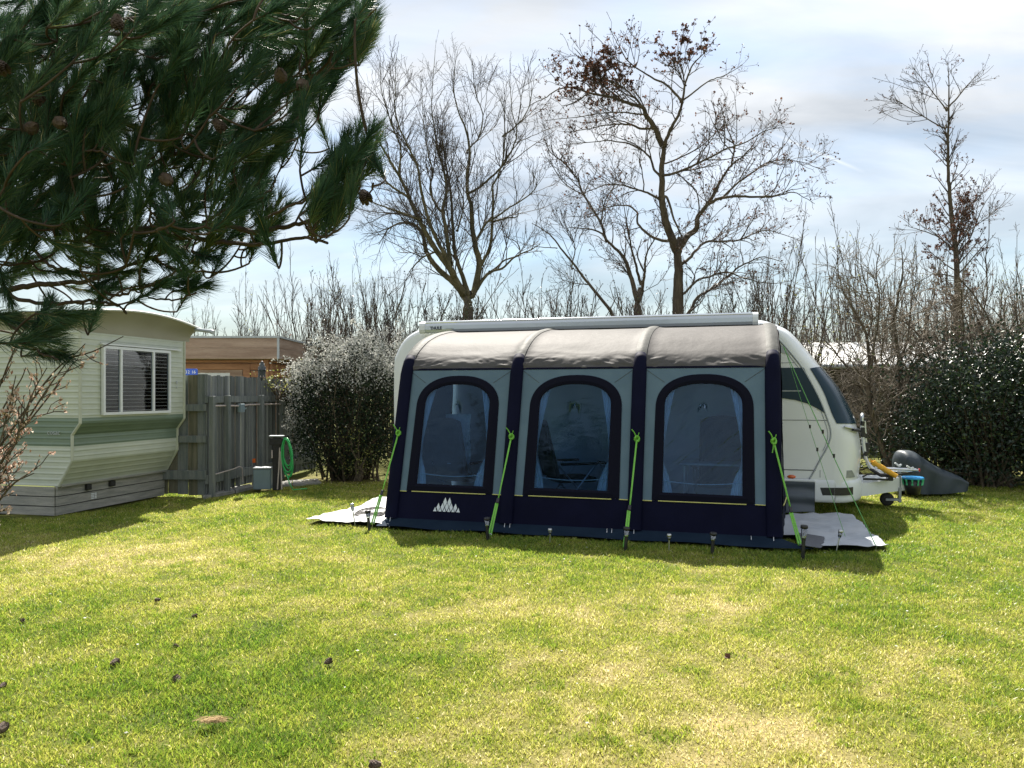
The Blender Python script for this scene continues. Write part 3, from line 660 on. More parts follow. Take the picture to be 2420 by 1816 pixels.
def utility():
    c = G(622, 1156); root = empty('utility_box', c, .12, 'grey metal box standing on paving beside the hose post', 'utility box')
    b = MB(); b.box((-.135, -.1, 0), (.135, .1, .315), bev=.012); b.build('body', M['grbox'], root)
    l = MB(); l.box((-.142, -.107, .316), (.142, .107, .345), bev=.008); l.build('lid', M['galv'], root)
    c = G(654, 1158); root = empty('tap_post', c, .1, 'dark service post with crossbar holding pipes and a hose', 'post')
    b = MB(); b.box((-.055, -.05, 0), (.055, .05, .82), bev=.006); b.box((-.10, -.06, .70), (.10, .06, .80), bev=.006); b.build('upright', M['rubber'], root)
    b = MB(); b.box((-.11, -.07, .822), (.11, .07, .845), bev=.005); b.build('cap', M['galv'], root)
    b = MB(); b.tube([(.06, -.07, .66), (.05, -.085, .35), (.03, -.1, .02)], .011, 6); b.tube([(.075, -.065, .60), (.085, -.09, .3), (.10, -.12, .02)], .011, 6); b.tube([(-.06, -.06, .62), (-.055, -.075, .5)], .011, 6); b.build('pipe', M['pipe'], root)
    h = MB(); R = random.Random(3); cx = c.x + .155; cz = .50
    for k in range(9):
        pts = []; w = R.uniform(.055, .085); hh = R.uniform(.20, .31); ox = R.uniform(-.012, .012); oy = R.uniform(-.03, .03)
        for t in np.linspace(0, 2 * math.pi, 26):
            pts.append((cx + ox + w * math.sin(t) * (1 - .15 * math.cos(t)) + .02 * (1 - math.cos(t)), c.y - .06 + oy, .79 - hh + hh * math.cos(t)))
        h.tube(pts, .0095, 6, caps=False)
    h.tube([(cx + .02, c.y - .06, .24), (cx + .07, c.y - .1, .12), (cx + .13, c.y - .12, .015), (cx + .3, c.y + .05, .012)], .0095, 6)
    h.tube([(cx - .04, c.y - .03, .80), (cx + .02, c.y - .05, .81), (cx + .07, c.y - .08, .74)], .0095, 6)
    tag(h.build('garden_hose', M['hose']), 'coiled bright green hose hanging from the service post', 'hose')
utility()
def paving():
    mb = MB(); r = random.Random(4)
    mb2 = [((480, 1176), (555, 1162), (548, 1153), (478, 1164)), ((557, 1162), (600, 1152), (590, 1146), (550, 1153)), ((602, 1152), (690, 1147), (690, 1137), (595, 1145)), ((692, 1147), (760, 1143), (750, 1133), (692, 1137))]
    for q in mb2:
        pts = [G(*p) for p in q]; mb.prism([(p.x, p.y) for p in pts], lambda a, b, d: (a, b, d), -.03, .014)
    o = mb.build('path', M['slab']); o['kind'] = 'structure'
paving()

# ---------------------------------------------------------------- touring caravan (local axes: u along its side, v away from the viewer)
def caravan():
    root = empty('caravan', UO, AX, 'white touring caravan behind the awning with dark windows at its rounded nose', 'caravan')
    FS = [(4.79, .16), (4.86, .45), (4.865, .75), (4.868, 1.035), (4.783, 1.249), (4.69, 1.524), (4.535, 1.821), (4.414, 1.98), (4.245, 2.202), (4.11, 2.30), (3.96, 2.375), (3.6, 2.395)]
    FC = [(5.24, .16), (5.25, .45), (5.276, .77), (5.226, 1.05), (5.15, 1.27), (5.0, 1.56), (4.78, 1.84), (4.66, 2.0), (4.42, 2.29), (4.25, 2.40), (4.0, 2.48), (3.6, 2.50)]
    RS = [(-.5, 2.395), (-.674, 2.371), (-.82, 2.30), (-.922, 2.216), (-1.022, 2.057), (-1.06, 1.9), (-1.06, 1.0), (-1.03, .16)]
    RC = [(-.5, 2.50), (-.7, 2.49), (-.9, 2.42), (-1.05, 2.28), (-1.14, 2.1), (-1.18, 1.9), (-1.18, 1.0), (-1.12, .16)]
    VC, HW = 3.65, 1.15
    S_ = np.array(FS + RS); C_ = np.array(FC + RC)
    nf = len(FS)
    fine = []
    Ssp = np.vstack([spline(S_[:nf], 49), spline(S_[nf:], 29)]); Csp = np.vstack([spline(C_[:nf], 49), spline(C_[nf:], 29)])
    g = lambda w: (1 - abs(w) ** 2.8) ** .42 if abs(w) < 1 else 0.0
    ws = np.sin(np.linspace(-math.pi / 2, math.pi / 2, 41))
    v = []; k = len(Ssp)
    for w in ws:
        q = Ssp + (Csp - Ssp) * g(w); v += [(a, VC + HW * w, b) for a, b in q]
    f = [(i * k + j, i * k + (j + 1) % k, (i + 1) * k + (j + 1) % k, (i + 1) * k + j) for i in range(len(ws) - 1) for j in range(k)]
    mb = MB(); mb.add(v, f, 0, True)
    for w, rev in ((-1, 0), (1, 1)):
        q = [(a, VC + HW * w, b) for a, b in Ssp]; mb.add(q, [tuple(range(k))[::(-1 if rev else 1)]], 0, False)
    mb.build('body', M['white'], root)
    def front(zq, w, off=0.0):
        zs, us = Ssp[:49, 1], Ssp[:49, 0]; zc, uc = Csp[:49, 1], Csp[:49, 0]
        gg = g(w); zz = zs + (zc - zs) * gg; uu = us + (uc - us) * gg
        return float(np.interp(zq, zz, uu)) + off
    # front windscreen band
    mb = MB()
    zt = lambda w: 1.80 + .045 * g(w); zb = lambda w: 1.10 + .02 * abs(w) ** 2
    def fw(i, j):
        w = -.9965 * math.cos(math.pi * i) if False else math.sin(math.pi * (i - .5)) * .9975; z = zb(w) + (zt(w) - zb(w)) * j; return (front(z, w, .010), VC + HW * w - (.008 if w < -.9 else 0), z + .006)
    mb.grid(fw, 48, 16); mb.build('front_window', M['glass'], root)
    y = VC - HW
    # side window, dark graphic sweeping down to the corner
    mb = MB(); top = [(3.85, 1.823), (4.515, 1.821)]; edge = [(4.60, 1.63), (4.66, 1.51), (4.72, 1.36), (4.765, 1.25)]; low = [(4.65, 1.325), (4.55, 1.375), (4.42, 1.415), (4.25, 1.44), (3.85, 1.45)]
    mb.prism(top + edge + low, lambda a, b, d: (a, y - d, b), .001, .011); w = mb.build('side_window', M['glass'], root)
    mb = MB(); mb.box((3.86, y - .014, 1.524), (4.48, y - .0115, 1.536)); mb.build('window_rail', M['trimg'], w)
    # corner trim following the seam between side wall and nose
    seam = [(3.90, 2.40), (4.11, 2.262), (4.235, 2.158), (4.40, 1.955), (4.53, 1.765), (4.685, 1.46), (4.78, 1.21), (4.83, 1.02), (4.80, .86), (4.70, .66), (4.62, .50), (4.575, .42)]
    sp = spline(seam, 50); mb = MB()
    mb.tube([(a, y - .004, b) for a, b in sp], .011, 6); mb.tube([(a - .035, y - .002, b - .012) for a, b in sp[:38]], .005, 6); mb.build('corner_trim', M['trimg'], root)
    mb = MB()
    for (a0, b0, a1, b1, r) in ((3.9, 1.163, 4.80, 1.165, .004), (3.9, .538, 4.655, .541, .006), (3.9, 1.88, 4.40, 1.885, .003), (4.235, .42, 4.235, 1.4, .004)):
        mb.tube([(a0, y - .001, b0), (a1, y - .001, b1)], r, 6)
    mb.build('panel_seams', M['seam'], root)
    mb = MB(); mb.lathe([(.001, 0), (.035, .006), (.045, .016), (.045, .02)], (0, 0, 0), 20, mat=Matrix.Translation((4.37, y - .018, .452)) @ Matrix.Diagonal((1.15, 1, .55, 1)) @ Matrix.Rotation(-math.pi / 2, 4, 'X')); mb.build('side_marker_lamp', M['amber'], root)
    # dark triangular vent near the roof end and the grey lamp wedge low on the nose
    mb = MB(); mb.prism([(4.12, 2.21), (4.22, 2.14), (4.36, 1.985), (4.17, 2.03)], lambda a, b, d: (a, y - d, b), .001, .008); mb.build('roof_vent_panel', M['trimg'], root)
    mb = MB()
    def wedge(i, j):
        w = -.998 + .16 * i; z0 = .452; z1 = .545 - .085 * max(0, (i - .55) / .45); z = z0 + (z1 - z0) * j
        return (front(z, w, .004) if i > .25 else 4.70 + (front(z, w, .004) - 4.70) * (i / .25), VC + HW * w - .004, z)
    mb.grid(wedge, 16, 4); mb.build('nose_lamp', M['galv'], root)
    # bumper moulding with a recess
    mb = MB(); prof = [(-.01, .145), (.028, .16), (.036, .22), (.036, .35), (.026, .40), (-.01, .425)]
    def bp(i, j):
        w = -1 + 2 * i; q = np.interp(j * 5, range(6), [p[0] for p in prof]); z = np.interp(j * 5, range(6), [p[1] for p in prof]); return (front(.4, w) + q, VC + HW * w, z)
    mb.grid(bp, 60, 10)
    mb.grid(lambda i, j: (4.645 + .225 * i, y - np.interp(j * 5, range(6), [max(p[0], 0) for p in prof]) * .6 - .002, np.interp(j * 5, range(6), [p[1] for p in prof])), 6, 10)
    b = mb.build('bumper', M['bumper'], root)
    mb = MB()
    def rec(i, j):
        s = -.16 + .42 * i; z = .235 + (.325 + .005 - .235) * j + .01 * i
        if s < 0: return (4.862 + s * 1.0 + (.03 * (1 - j) if i < .05 else 0), y - .026, z)
        w = -1 + s * .30; return (front(.4, w) + .040, VC + HW * w - .008, z)
    mb.grid(rec, 24, 3); mb.build('bumper_grille', M['blackp'], b)
    # grab handle
    mb = MB(); pts = [(front(1.075, w) + .03, VC + HW * w - .02, 1.085 - .01 * i) for i, w in enumerate((-.985, -.96, -.92, -.86, -.78, -.68))]
    mb.tube(pts, .017, 8); h = mb.build('grab_handle', M['steel'], root)
    mb = MB(); mb.tube([(p[0] + .012, p[1] - .012, p[2] - .014) for p in pts[2:]], .016, 8); mb.build('handle_grip', M['blackp'], h)
    # A-frame cover, jockey wheel
    mb = MB()
    st = [(5.2, .46, .15, .32, .36), (5.35, .40, .155, .325, .37), (5.6, .24, .185, .345, .39), (5.8, .13, .205, .385, .40), (5.88, .09, .215, .345, .36)]
    vs = []
    for (u, hw, zb_, zt_, zc) in st: vs += [(u, VC - hw, zb_), (u, VC - hw, zt_), (u, VC - hw * .55, zc), (u, VC + hw * .55, zc), (u, VC + hw, zt_), (u, VC + hw, zb_)]
    fs = [(i * 6 + j, i * 6 + (j + 1) % 6, (i + 1) * 6 + (j + 1) % 6, (i + 1) * 6 + j) for i in range(4) for j in range(6)] + [(0, 1, 2, 3, 4, 5), (29, 28, 27, 26, 25, 24)]
    mb.add(vs, fs); hc = mb.build('hitch_cover', M['bumper'], root)
    mb = MB(); jw = (5.63, VC - .12, .085)
    mb.lathe([(.03, -.028), (.078, -.028), (.088, -.015), (.088, .015), (.078, .028), (.03, .028)], jw, 22, mat=Matrix.Rotation(math.pi / 2, 4, 'X'))
    j = mb.build('jockey_wheel', M['rubber'], root)
    mb = MB(); mb.box((5.61, VC - .165, .068), (5.79, VC - .150, .10), bev=.003); mb.box((5.61, VC - .09, .068), (5.79, VC - .075, .10), bev=.003); mb.box((5.765, VC - .165, .05), (5.80, VC - .075, .25), bev=.004); mb.tube([(5.78, VC - .12, .2), (5.78, VC - .12, .46)], .022, 8); mb.build('wheel_fork', M['galv'], j)
    # folded cycle rack on the drawbar
    rk = MB()
    va, vb = VC - .30, VC + .12
    def bent(v_, du=0): return spline([(5.30 + du, v_, 1.17), (5.305 + du, v_, 1.0), (5.325 + du, v_, .78), (5.35 + du, v_, .63), (5.40 + du, v_, .52), (5.47 + du, v_, .455), (5.56 + du, v_, .44)], 22)
    rk.tube(bent(va), .021, 10); rk.tube(bent(vb, .05), .021, 10)
    rk.tube(spline([(5.30, va, 1.16), (5.305, va + .02, 1.205), (5.335, (va + vb) / 2, 1.215), (5.35, vb - .02, 1.205), (5.35, vb, 1.16)], 12), .021, 10)
    rk.tube([(5.345, va + .12, 1.13), (5.37, va + .13, .78)], .018, 8)
    for (v_, z) in ((va, .51), (va + .16, .505), (vb, .455), (vb + .14, .455)): rk.tube([(5.48, v_, z), (5.98, v_, z - .012)], .014, 8)
    rr = rk.build('cycle_rack', M['alu'], root)
    jn = MB()
    for (u, v_, z) in ((5.302, va, 1.10), (5.31, va, .95), (5.34, va, .70), (5.36, vb, 1.12), (5.395, vb, .66), (5.355, va + .12, .93), (5.37, va + .13, .80)): jn.tube([(u, v_, z - .03), (u + .006, v_, z + .03)], .029, 10)
    jn.box((5.28, va - .03, .93), (5.335, va + .05, 1.05), bev=.01); jn.box((5.34, va + .08, .70), (5.40, va + .18, .84), bev=.01)
    jn.tube([(5.40, va, .50), (5.52, va - .05, .42), (5.70, va - .05, .43)], .022, 8); jn.box((5.30, va - .1, .36), (5.62, va - .07, .385)); jn.box((5.60, va - .12, .36), (5.66, va + .1, .45), bev=.01); jn.tube([(5.30, va - .08, .40), (5.36, va - .02, .43), (5.75, va - .02, .44), (5.90, va, .47)], .012, 6)
    jn.build('rack_joints', M['blackp'], rr)
    for (u, v_, z) in ((5.76, va + .2, .545), (5.87, va + .02, .525)):
        cu = MB(); cu.box((u - .04, v_ - .03, z - .008), (u + .04, v_ + .03, z + .014), bev=.006, mat=Matrix.Translation((u, v_, z)) @ Matrix.Rotation(.65, 4, 'Y') @ Matrix.Translation((-u, -v_, -z)))
        cu.box((u - .022, v_ - .03, z - .008), (u + .022, v_ + .03, z + .012), bev=.006, mat=Matrix.Translation((u + .035, v_, z - .005)) @ Matrix.Rotation(-.7, 4, 'Y') @ Matrix.Translation((-u, -v_, -z)))
        cu.build('wheel_cup', M['bumper'], rr)
    rd = MB(); rd.lathe([(.001, -.012), (.022, -.01), (.024, .004), (.001, .012)], (0, 0, 0), 12, mat=Matrix.Translation((5.985, va, .5)) @ Matrix.Rotation(math.pi / 2, 4, 'Y')); rd.build('red_reflector', M['red'], rr)
    return root
caravan()

def bits_on_hitch():
    # a bucket with clipped pegs hangs at the drawbar tip
    p = W(5.945, 3.55, 0); root = empty('peg_bucket', (p.x, p.y, .16), 0, 'dark bucket with blue rim and green pegs at the caravan drawbar tip', 'bucket')
    b = MB(); b.lathe([(.001, .0), (.085, .0), (.122, .20), (.118, .20), (.08, .01), (.001, .01)], n=24); b.build('bucket', M['blackp'], root)
    b = MB(); b.lathe([(.118, .200), (.136, .202), (.138, .222), (.128, .232), (.116, .228)], n=28); b.build('rim', M['cyan'], root)
    b = MB(); R = random.Random(4)
    for k in range(11):
        a = 2 * math.pi * k / 11 + .2; m_ = Matrix.Rotation(a, 4, 'Z') @ Matrix.Translation((.124, 0, .165)) @ Matrix.Rotation(.17, 4, 'Y')
        for s in (-.2, .2): b.box((-.006, -.006, -.04), (.008, .006, .045), mat=m_ @ Matrix.Rotation(s, 4, 'X'), bev=.003)
    b.build('peg_row', M['peg'], root)
    a, c = W(5.41, 3.22, .60), W(5.69, 3.18, .425); d = (c - a).normalized()
    b = MB(); pts = [a + (c - a) * t for t in np.linspace(0, 1, 14)]; R = random.Random(2)
    b.tube(pts, [.033 + R.uniform(-.004, .006) for _ in pts], 10)
    for k in range(10): t = R.uniform(0, 6.28); b.tube([a, a - d * .03 + Vector((math.cos(t) * .03, 0, math.sin(t) * .03))], [.006, .001], 4)
    tag(b.build('padded_strap', M['foam']), 'yellow foam padded strap lying across the folded cycle rack', 'strap')
    # covered moped behind the drawbar
    Y = 11.55; st = [(2116.5, 1092, .012), (2117.5, 1080, .10), (2121, 1071, .17), (2127, 1065, .24), (2140, 1064.5, .29), (2152, 1066, .30), (2170, 1078, .25), (2189, 1091, .22), (2215, 1105, .20), (2245, 1117, .20), (2265, 1127, .20), (2274, 1136, .17), (2278, 1146, .10), (2279, 1152, .012)]
    s = Y / F; x0 = (2117 - CX) * s
    root = empty('covered_moped', ((2190 - CX) * s, Y, 0), .02, 'moped under a slate waterproof cover in front of the evergreen hedge', 'moped')
    q = spline([((px - 2190) * s, EYE + (CY - py) * s, w) for px, py, w in st], 34)
    b = MB(); R = random.Random(7)
    def fn(i, j):
        k = i * 33; x, z, w = [np.interp(k, range(34), q[:, c]) for c in range(3)]
        a = (j - .5) * 2; zb = .04 + (.07 if i > .82 else 0) + .02 * math.sin(9 * i)
        prof = abs(a) ** 1.6; yy = a * w * (1 + .25 * (1 - prof)) if abs(a) < 1 else a * w
        fold = .018 * math.sin(22 * i + 3 * a) * abs(a) + .012 * math.sin(41 * i - 5 * a) * abs(a)
        zz = z - (z - zb) * (abs(a) ** 2.2)
        return (x, math.copysign(min(abs(a) * 1.9, 1) ** .8 * w, a) + fold, zz)
    b.grid(fn, 60, 28); b.build('cover', M['cover'], root)
    for xx in (-.36, .34):
        w = MB(); w.lathe([(.05, -.04), (.13, -.045), (.15, -.02), (.15, .02), (.13, .045), (.05, .04)], (xx, 0, .15), 20, mat=Matrix.Rotation(math.pi / 2, 4, 'X')); w.build('wheel', M['rubber'], root)
bits_on_hitch()

# ---------------------------------------------------------------- roof-mounted awning cassette
def cassette():
    root = empty('awning_cassette', UO, AX, 'long silver white roller awning cassette along the caravan roof edge', 'awning cassette')
    u0, u1, v0 = -.62, 3.97, 2.48
    prof = [(0, 2.36), (-.10, 2.355), (-.135, 2.365), (-.15, 2.40), (-.15, 2.455), (-.138, 2.490), (-.11, 2.505), (-.108, 2.499), (-.085, 2.503), (-.083, 2.512), (-.03, 2.522), (0, 2.52)]
    b = MB(); n = len(prof)
    f2 = lambda a, c, d: (d, v0 + a, c)
    vs = [f2(a, c, u0 + .09) for a, c in prof] + [f2(a, c, u1 - .07) for a, c in prof]
    b.add(vs, [(i, (i + 1) % n, n + (i + 1) % n, n + i) for i in range(n)], 0, False); b.build('case', M['case'], root)
    b = MB(); b.tube([(u0 + .09, v0 - .122, 2.500), (u1 - .07, v0 - .122, 2.500)], .019, 24); b.build('glint_tube', M['glint_metal'], root)  # shiny tube added along the case lip to throw a sun glint
    for (a0, a1) in ((u0, u0 + .0895), (u1 - .0695, u1)):
        b = MB(); b.prism([(a * 1.03 - .002, 2.44 + (c - 2.44) * 1.05) for a, c in prof], f2, a0, a1); b.build('end_cap', M['bumper'], root)
    lettering('THULE', .058, (u0 + .17, v0 - .1515, 2.40), M['ink'], root, .0015, fat=.0025)
    lettering('Omnistor', .032, (u0 + .40, v0 - .1515, 2.402), M['trimg'], root, .0012)
M['glint_metal'] = mat('glint_chrome', (.72, .74, .77), .13, (.76, .78, .8), scale=3, metal=1.0)
M['case'] = mat('silver_white_case', (.50, .545, .60), .22, (.54, .58, .63), scale=1.5, metal=.25, coat=.6)
cassette()

# ---------------------------------------------------------------- inflatable awning tent
SL = .46 / 1.736
SN = Vector((0, -1, SL)).normalized()
def wp(u, z, off=0.0):                                        # point of the leaning front wall
    return (u, .3 + (z - .06) * SL - off, z + off * SL)
ROOF = [(.752, 1.775), (.775, 1.83), (.834, 1.906), (.91, 1.965), (1.0, 2.018), (1.24, 2.135), (1.6, 2.24), (2.0, 2.31), (2.40, 2.36)]
BEAMS = [-.085, 1.292, 2.697, 4.085]
def awning():
    root = empty('awning_tent', UO, AX, 'large navy and grey inflatable awning tent with three arched clear windows', 'tent')
    rp = spline(ROOF, 60)
    def roof(i, j, off=0.0):
        u = -.135 + 4.295 * i; k = j * 59; v, z = np.interp(k, range(60), rp[:, 0]), np.interp(k, range(60), rp[:, 1])
        dn = min(abs(u - b) for b in BEAMS); e = .022 * math.exp(-(dn / .08) ** 2)
        bay = min(max((u - BEAMS[0]) / (BEAMS[3] - BEAMS[0]), 0), 1) * 3; fr = bay - math.floor(bay)
        e -= .022 * math.sin(math.pi * fr) * math.sin(math.pi * min(1, j * 1.05)) ** .8
        hem = math.exp(-((j - .13) / .15) ** 2); q = np.array([u * 1.0]); zj = np.array([j])
        wr = .022 * hem * (float(smooth_noise(q * 2.2 + 40 + zj * 6 * (fr - .5), zj * 5 + 3, 61, .45)[0]) - .5)
        wr += .010 * hem * (float(smooth_noise(q * 5 + 20 + zj * 22 * (fr - .5), zj * 9 + q * .6, 62, .4)[0]) - .5) * (1.6 if fr > .62 or fr < .3 else .8)
        wr += .006 * (float(smooth_noise(q * 1.5 + zj, zj * 4 + 9, 63, .5)[0]) - .5)
        e += wr + off
        nv, nz = -.55, .83
        if j < .02: e *= .25
        return (u, v + nv * e, z + nz * e)
    b = MB(); b.grid(roof, 260, 60); b.build('roof', M['roof'], root)
    for q in BEAMS:                                              # sleeves over the air beams
        b = MB(); w = .062
        b.grid(lambda i, j: roof((q + w * (2 * i - 1) + .135) / 4.295, .06 + .93 * j, .007), 8, 40); b.build('beam_sleeve', M['sleeve'], root)
    # front air beams
    for q in BEAMS:
        pts = [wp(q, z, .012) for z in np.linspace(.065, 1.72, 12)]
        pts += [(q, .762, 1.80), (q, .80, 1.875), (q, .85, 1.932)]
        b = MB(); vs = []; n = 12
        for i, p_ in enumerate(pts):
            w = .078 if i < 12 else (.074, .070, .06)[i - 12]; d = .045
            for k in range(n): a = math.pi * k / (n - 1); vs.append((p_[0] - w * math.cos(a), p_[1] - d * math.sin(a) * (1 if i < 13 else .8), p_[2] + d * math.sin(a) * (SL if i < 12 else .75)))
        b.add(vs, [(i * n + k, i * n + k + 1, (i + 1) * n + k + 1, (i + 1) * n + k) for i in range(len(pts) - 1) for k in range(n - 1)] + [tuple((len(pts) - 1) * n + k for k in range(n))], 0, True)
        b.build('air_beam', M['navy'], root)
    # lower valance band
    b = MB(); b.grid(lambda i, j: wp(-.135 + 4.255 * i, .055 + .322 * j, .003 * math.sin(40 * i) * (1 - j)), 60, 4); b.build('base_wall', M['navy'], root)
    panels = [(-.035, 1.222, .082, 1.104, .592, .192, .99), (1.362, 2.625, 1.472, 2.517, 1.994, 1.588, 2.395), (2.767, 4.005, 2.88, 3.894, 3.386, 2.978, 3.78)]
    zt = 1.772; zb = .375
    arch_n = 34
    def arch(a0, a1, zs, ztop, n=arch_n, e=2.35):
        c, h = (a0 + a1) / 2, (a1 - a0) / 2; r = []
        for k in range(n + 1):
            t = math.pi * (1 - k / n); co, si = math.cos(t), math.sin(t)
            r.append((c + h * math.copysign(abs(co) ** (2 / e), co), zs + (ztop - zs) * abs(si) ** (2 / e)))
        return r
    for pi_, (g0, g1, f0, f1, fc, p0, p1) in enumerate(panels):
        ao = arch(f0, f1, 1.33, 1.705); ai = arch(p0, p1, 1.36, 1.602)
        b = MB()
        def quad(a, c): b.add([wp(*a[0]), wp(*a[1]), wp(*c[1]), wp(*c[0])], [(0, 1, 2, 3)])
        for x0, x1, x2, x3 in ((g0, f0 + .004, g0, f0 + .004), (f1 - .004, g1, f1 - .004, g1)):
            for z0, z1 in zip(np.linspace(zb, 1.33, 9)[:-1], np.linspace(zb, 1.33, 9)[1:]): quad(((x0, z0), (x1, z0)), ((x0, z1), (x1, z1)))
        quad(((g0, 1.33), (f0, 1.33)), ((g0, zt), (f0, zt))); quad(((f1, 1.33), (g1, 1.33)), ((f1, zt), (g1, zt)))
        for k in range(arch_n): quad((ao[k], ao[k + 1]), ((ao[k][0], zt), (ao[k + 1][0], zt)))
        pn = b.build('panel', M['panel'], root)
        # seam lines running to the arch from the upper corners, yellow edging below
        for s in (-1, 1):
            b = MB(); x0 = g0 if s < 0 else g1; xa = f0 + .09 if s < 0 else f1 - .09
            b.tube([wp(x0 - s * .0, zt - .01, .002), wp(xa, 1.62, .002)], .0022, 5); b.build('panel_seam', M['sleeve'], pn)
        b = MB()
        for x0, x1 in ((g0, f0 - .01), (f1 + .01, g1), (f0 + .055, f1 - .075)): b.tube([wp(x0, zb - .002, .006), wp(x1, zb - .004, .006)], .0055, 6)
        b.build('yellow_piping', M['yellow'], root)
        # binding around the window
        b = MB(); n0 = [(f0 - .012, zb + .003)] + [(f0 - .012 * (1 - k / 4), zb + (1.33 - zb) * k / 4) for k in range(1, 4)] + ao + [(f1 + .01 * (1 - k / 4), zb + (1.33 - zb) * k / 4) for k in (3, 2, 1)] + [(f1 + .01, zb + .003)]
        i0 = [(p0, .462)] + [(p0, .462 + (1.36 - .462) * k / 4) for k in range(1, 4)] + ai + [(p1, .462 + (1.36 - .462) * k / 4) for k in (3, 2, 1)] + [(p1, .455)]
        m_ = len(n0); vs = [wp(*q, .006) for q in n0] + [wp(*[(o + 2 * i_) / 3 for o, i_ in zip(*q)], .014) for q in zip(n0, i0)] + [wp(*q, .004) for q in i0]
        b.add(vs, [(r * m_ + k, r * m_ + (k + 1) % m_, (r + 1) * m_ + (k + 1) % m_, (r + 1) * m_ + k) for r in range(2) for k in range(m_)], 0, False)
        wf = b.build('window_frame', M['frame'], root)
        b = MB(); R = np.random.default_rng(pi_)
        poly = i0; c = (np.mean([q[0] for q in poly]), np.mean([q[1] for q in poly]))
        rings = [[(c[0] + (q[0] - c[0]) * t, c[1] + (q[1] - c[1]) * t) for q in poly] for t in (.02, .2, .4, .6, .8, 1.0)]
        vs = [wp(*q, .004 * math.sin(q[0] * 21 + q[1] * 13) * (1 - i / 5)) for i, rg in enumerate(rings) for q in rg]
        b.add(vs, [(r * m_ + k, r * m_ + (k + 1) % m_, (r + 1) * m_ + (k + 1) % m_, (r + 1) * m_ + k) for r in range(5) for k in range(m_)] + [tuple(range(m_))], 0, True)
        b.build('window_pane', M['pvc2'] if pi_ == 2 else M['pvc'], wf)
        # tied-back curtains inside, on a thin cord
        for s in (-1, 1):
            x_out = (p0 - .05) if s < 0 else (p1 + .05)
            def cur(i, j):
                z = .45 + 1.18 * j
                wd = np.interp(z, [.45, .6, .78, .95, 1.2, 1.63], [.15, .125, .055, .05, .085, .165]) * (1.15 if s > 0 else 1)
                return tuple(np.array(wp(x_out - s * wd * i, z, -.045)) + np.array((0, .022 * math.sin(i * 23 + 2.5 * j), 0)))
            b = MB(); b.grid(cur, 26, 18); b.build('curtain', M['curtain'], root)
        b = MB(); b.tube([wp(p0 + (p1 - p0) * t, .585 - .028 * math.sin(math.pi * t), -.02) for t in np.linspace(-.02, 1.02, 14)], .0055, 6); b.build('tie_cord', M['logo'], root)
    # navy strips between the panels, and the brow over them
    for x0, x1 in ((-.138, -.035), (1.222, 1.362), (2.625, 2.767), (4.005, 4.165)):
        b = MB(); b.grid(lambda i, j: wp(x0 + (x1 - x0) * i, .375 + (1.78 - .375) * j, -.002), 1, 8); b.build('wall_strip', M['navy'], root)
    b = MB(); b.grid(lambda i, j: wp(-.138 + 4.30 * i, 1.772 + .022 * j, .004), 30, 1); b.build('brow_binding', M['navy'], root)
    # side walls, flaring a little towards the caravan
    for s, uf, ub in ((-1, -.138, -.17), (1, 4.162, 4.30)):
        b = MB(); top = [(.3 + (z - .06) * SL, z) for z in np.linspace(.06, 1.77, 10)] + [tuple(q) for q in rp[1::3]] + [(2.44, 2.36)]
        def sw(i, j):
            k = i * (len(top) - 1); v = np.interp(k, range(len(top)), [q[0] for q in top]); z1 = np.interp(k, range(len(top)), [q[1] for q in top])
            t = max(0, (v - .3) / 2.14); z = .05 + (z1 - .05) * j
            base = uf + (ub - uf) * t; upper = uf + (uf + .0 - uf) * t
            return (base + (upper - base) * (z / 2.4) ** 1.2 + .006 * math.sin(8 * z + 11 * v), v, z)
        b.grid(sw, 60, 14); b.build('side_wall', M['navy'], root)
    b = MB(); b.tube([(4.175, .40, .375), (4.20, .62, .378), (4.225, .86, .40)], .006, 6); b.build('yellow_piping', M['yellow'], root)
    # mud flap lying out on the grass
    b = MB()
    b.grid(lambda i, j: (-.14 + 4.28 * i + .02 * math.sin(5 * i) + (.32 * max(0, i - .9) / .1 * (1 - j) if i > .9 else 0), .3 - .29 * (1 - j) + .012 * math.sin(31 * i) * (1 - j), .018 + .05 * j ** 1.5 + .007 * math.sin(26 * i + 4 * j) * (1 - j) + .005), 120, 8); b.build('mud_flap', M['flap'], root)
    # printed mountain emblem made of kites and half kites
    b = MB(); u0, z0 = .43, .166; dx, h = .0455, .0505
    def kite(c, zc, hh=.060, ww=.026): b.prism([(c - ww, zc), (c, zc - hh * 1.0), (c + ww, zc), (c, zc + hh * 1.0)], lambda a, e, d: wp(a, e, d), .004, .007)
    def tri(c, zc, hh=.060, ww=.022): b.prism([(c - ww, zc), (c + ww, zc), (c, zc + hh)], lambda a, e, d: wp(a, e, d), .004, .007)
    for c in (-.026, .026): kite(.585 + c, .268, .052, .022)
    for c in (-.103, -.052, 0, .052, .103): kite(.585 + c, .214 - (.004 if abs(c) > .09 else 0), .046, .021)
    for c in (-.14, -.078, -.026, .026, .078, .14): tri(.585 + c, .164, .042 if abs(c) < .1 else .048, .017 if abs(c) < .1 else .021)
    b.build('emblem', M['logo'], root)
    # pegging loops and their steel pins along the hem
    for q in (-.06, 1.30, 1.36, 2.42, 2.47, 2.70, 3.86, 4.07):
        b = MB(); b.tube([(q, .27, .075), (q + .004, .22, .085), (q + .006, .19, .02), (q + .006, .185, -.02)], .005, 5); b.build('hem_pin', M['steel'], root)
awning()

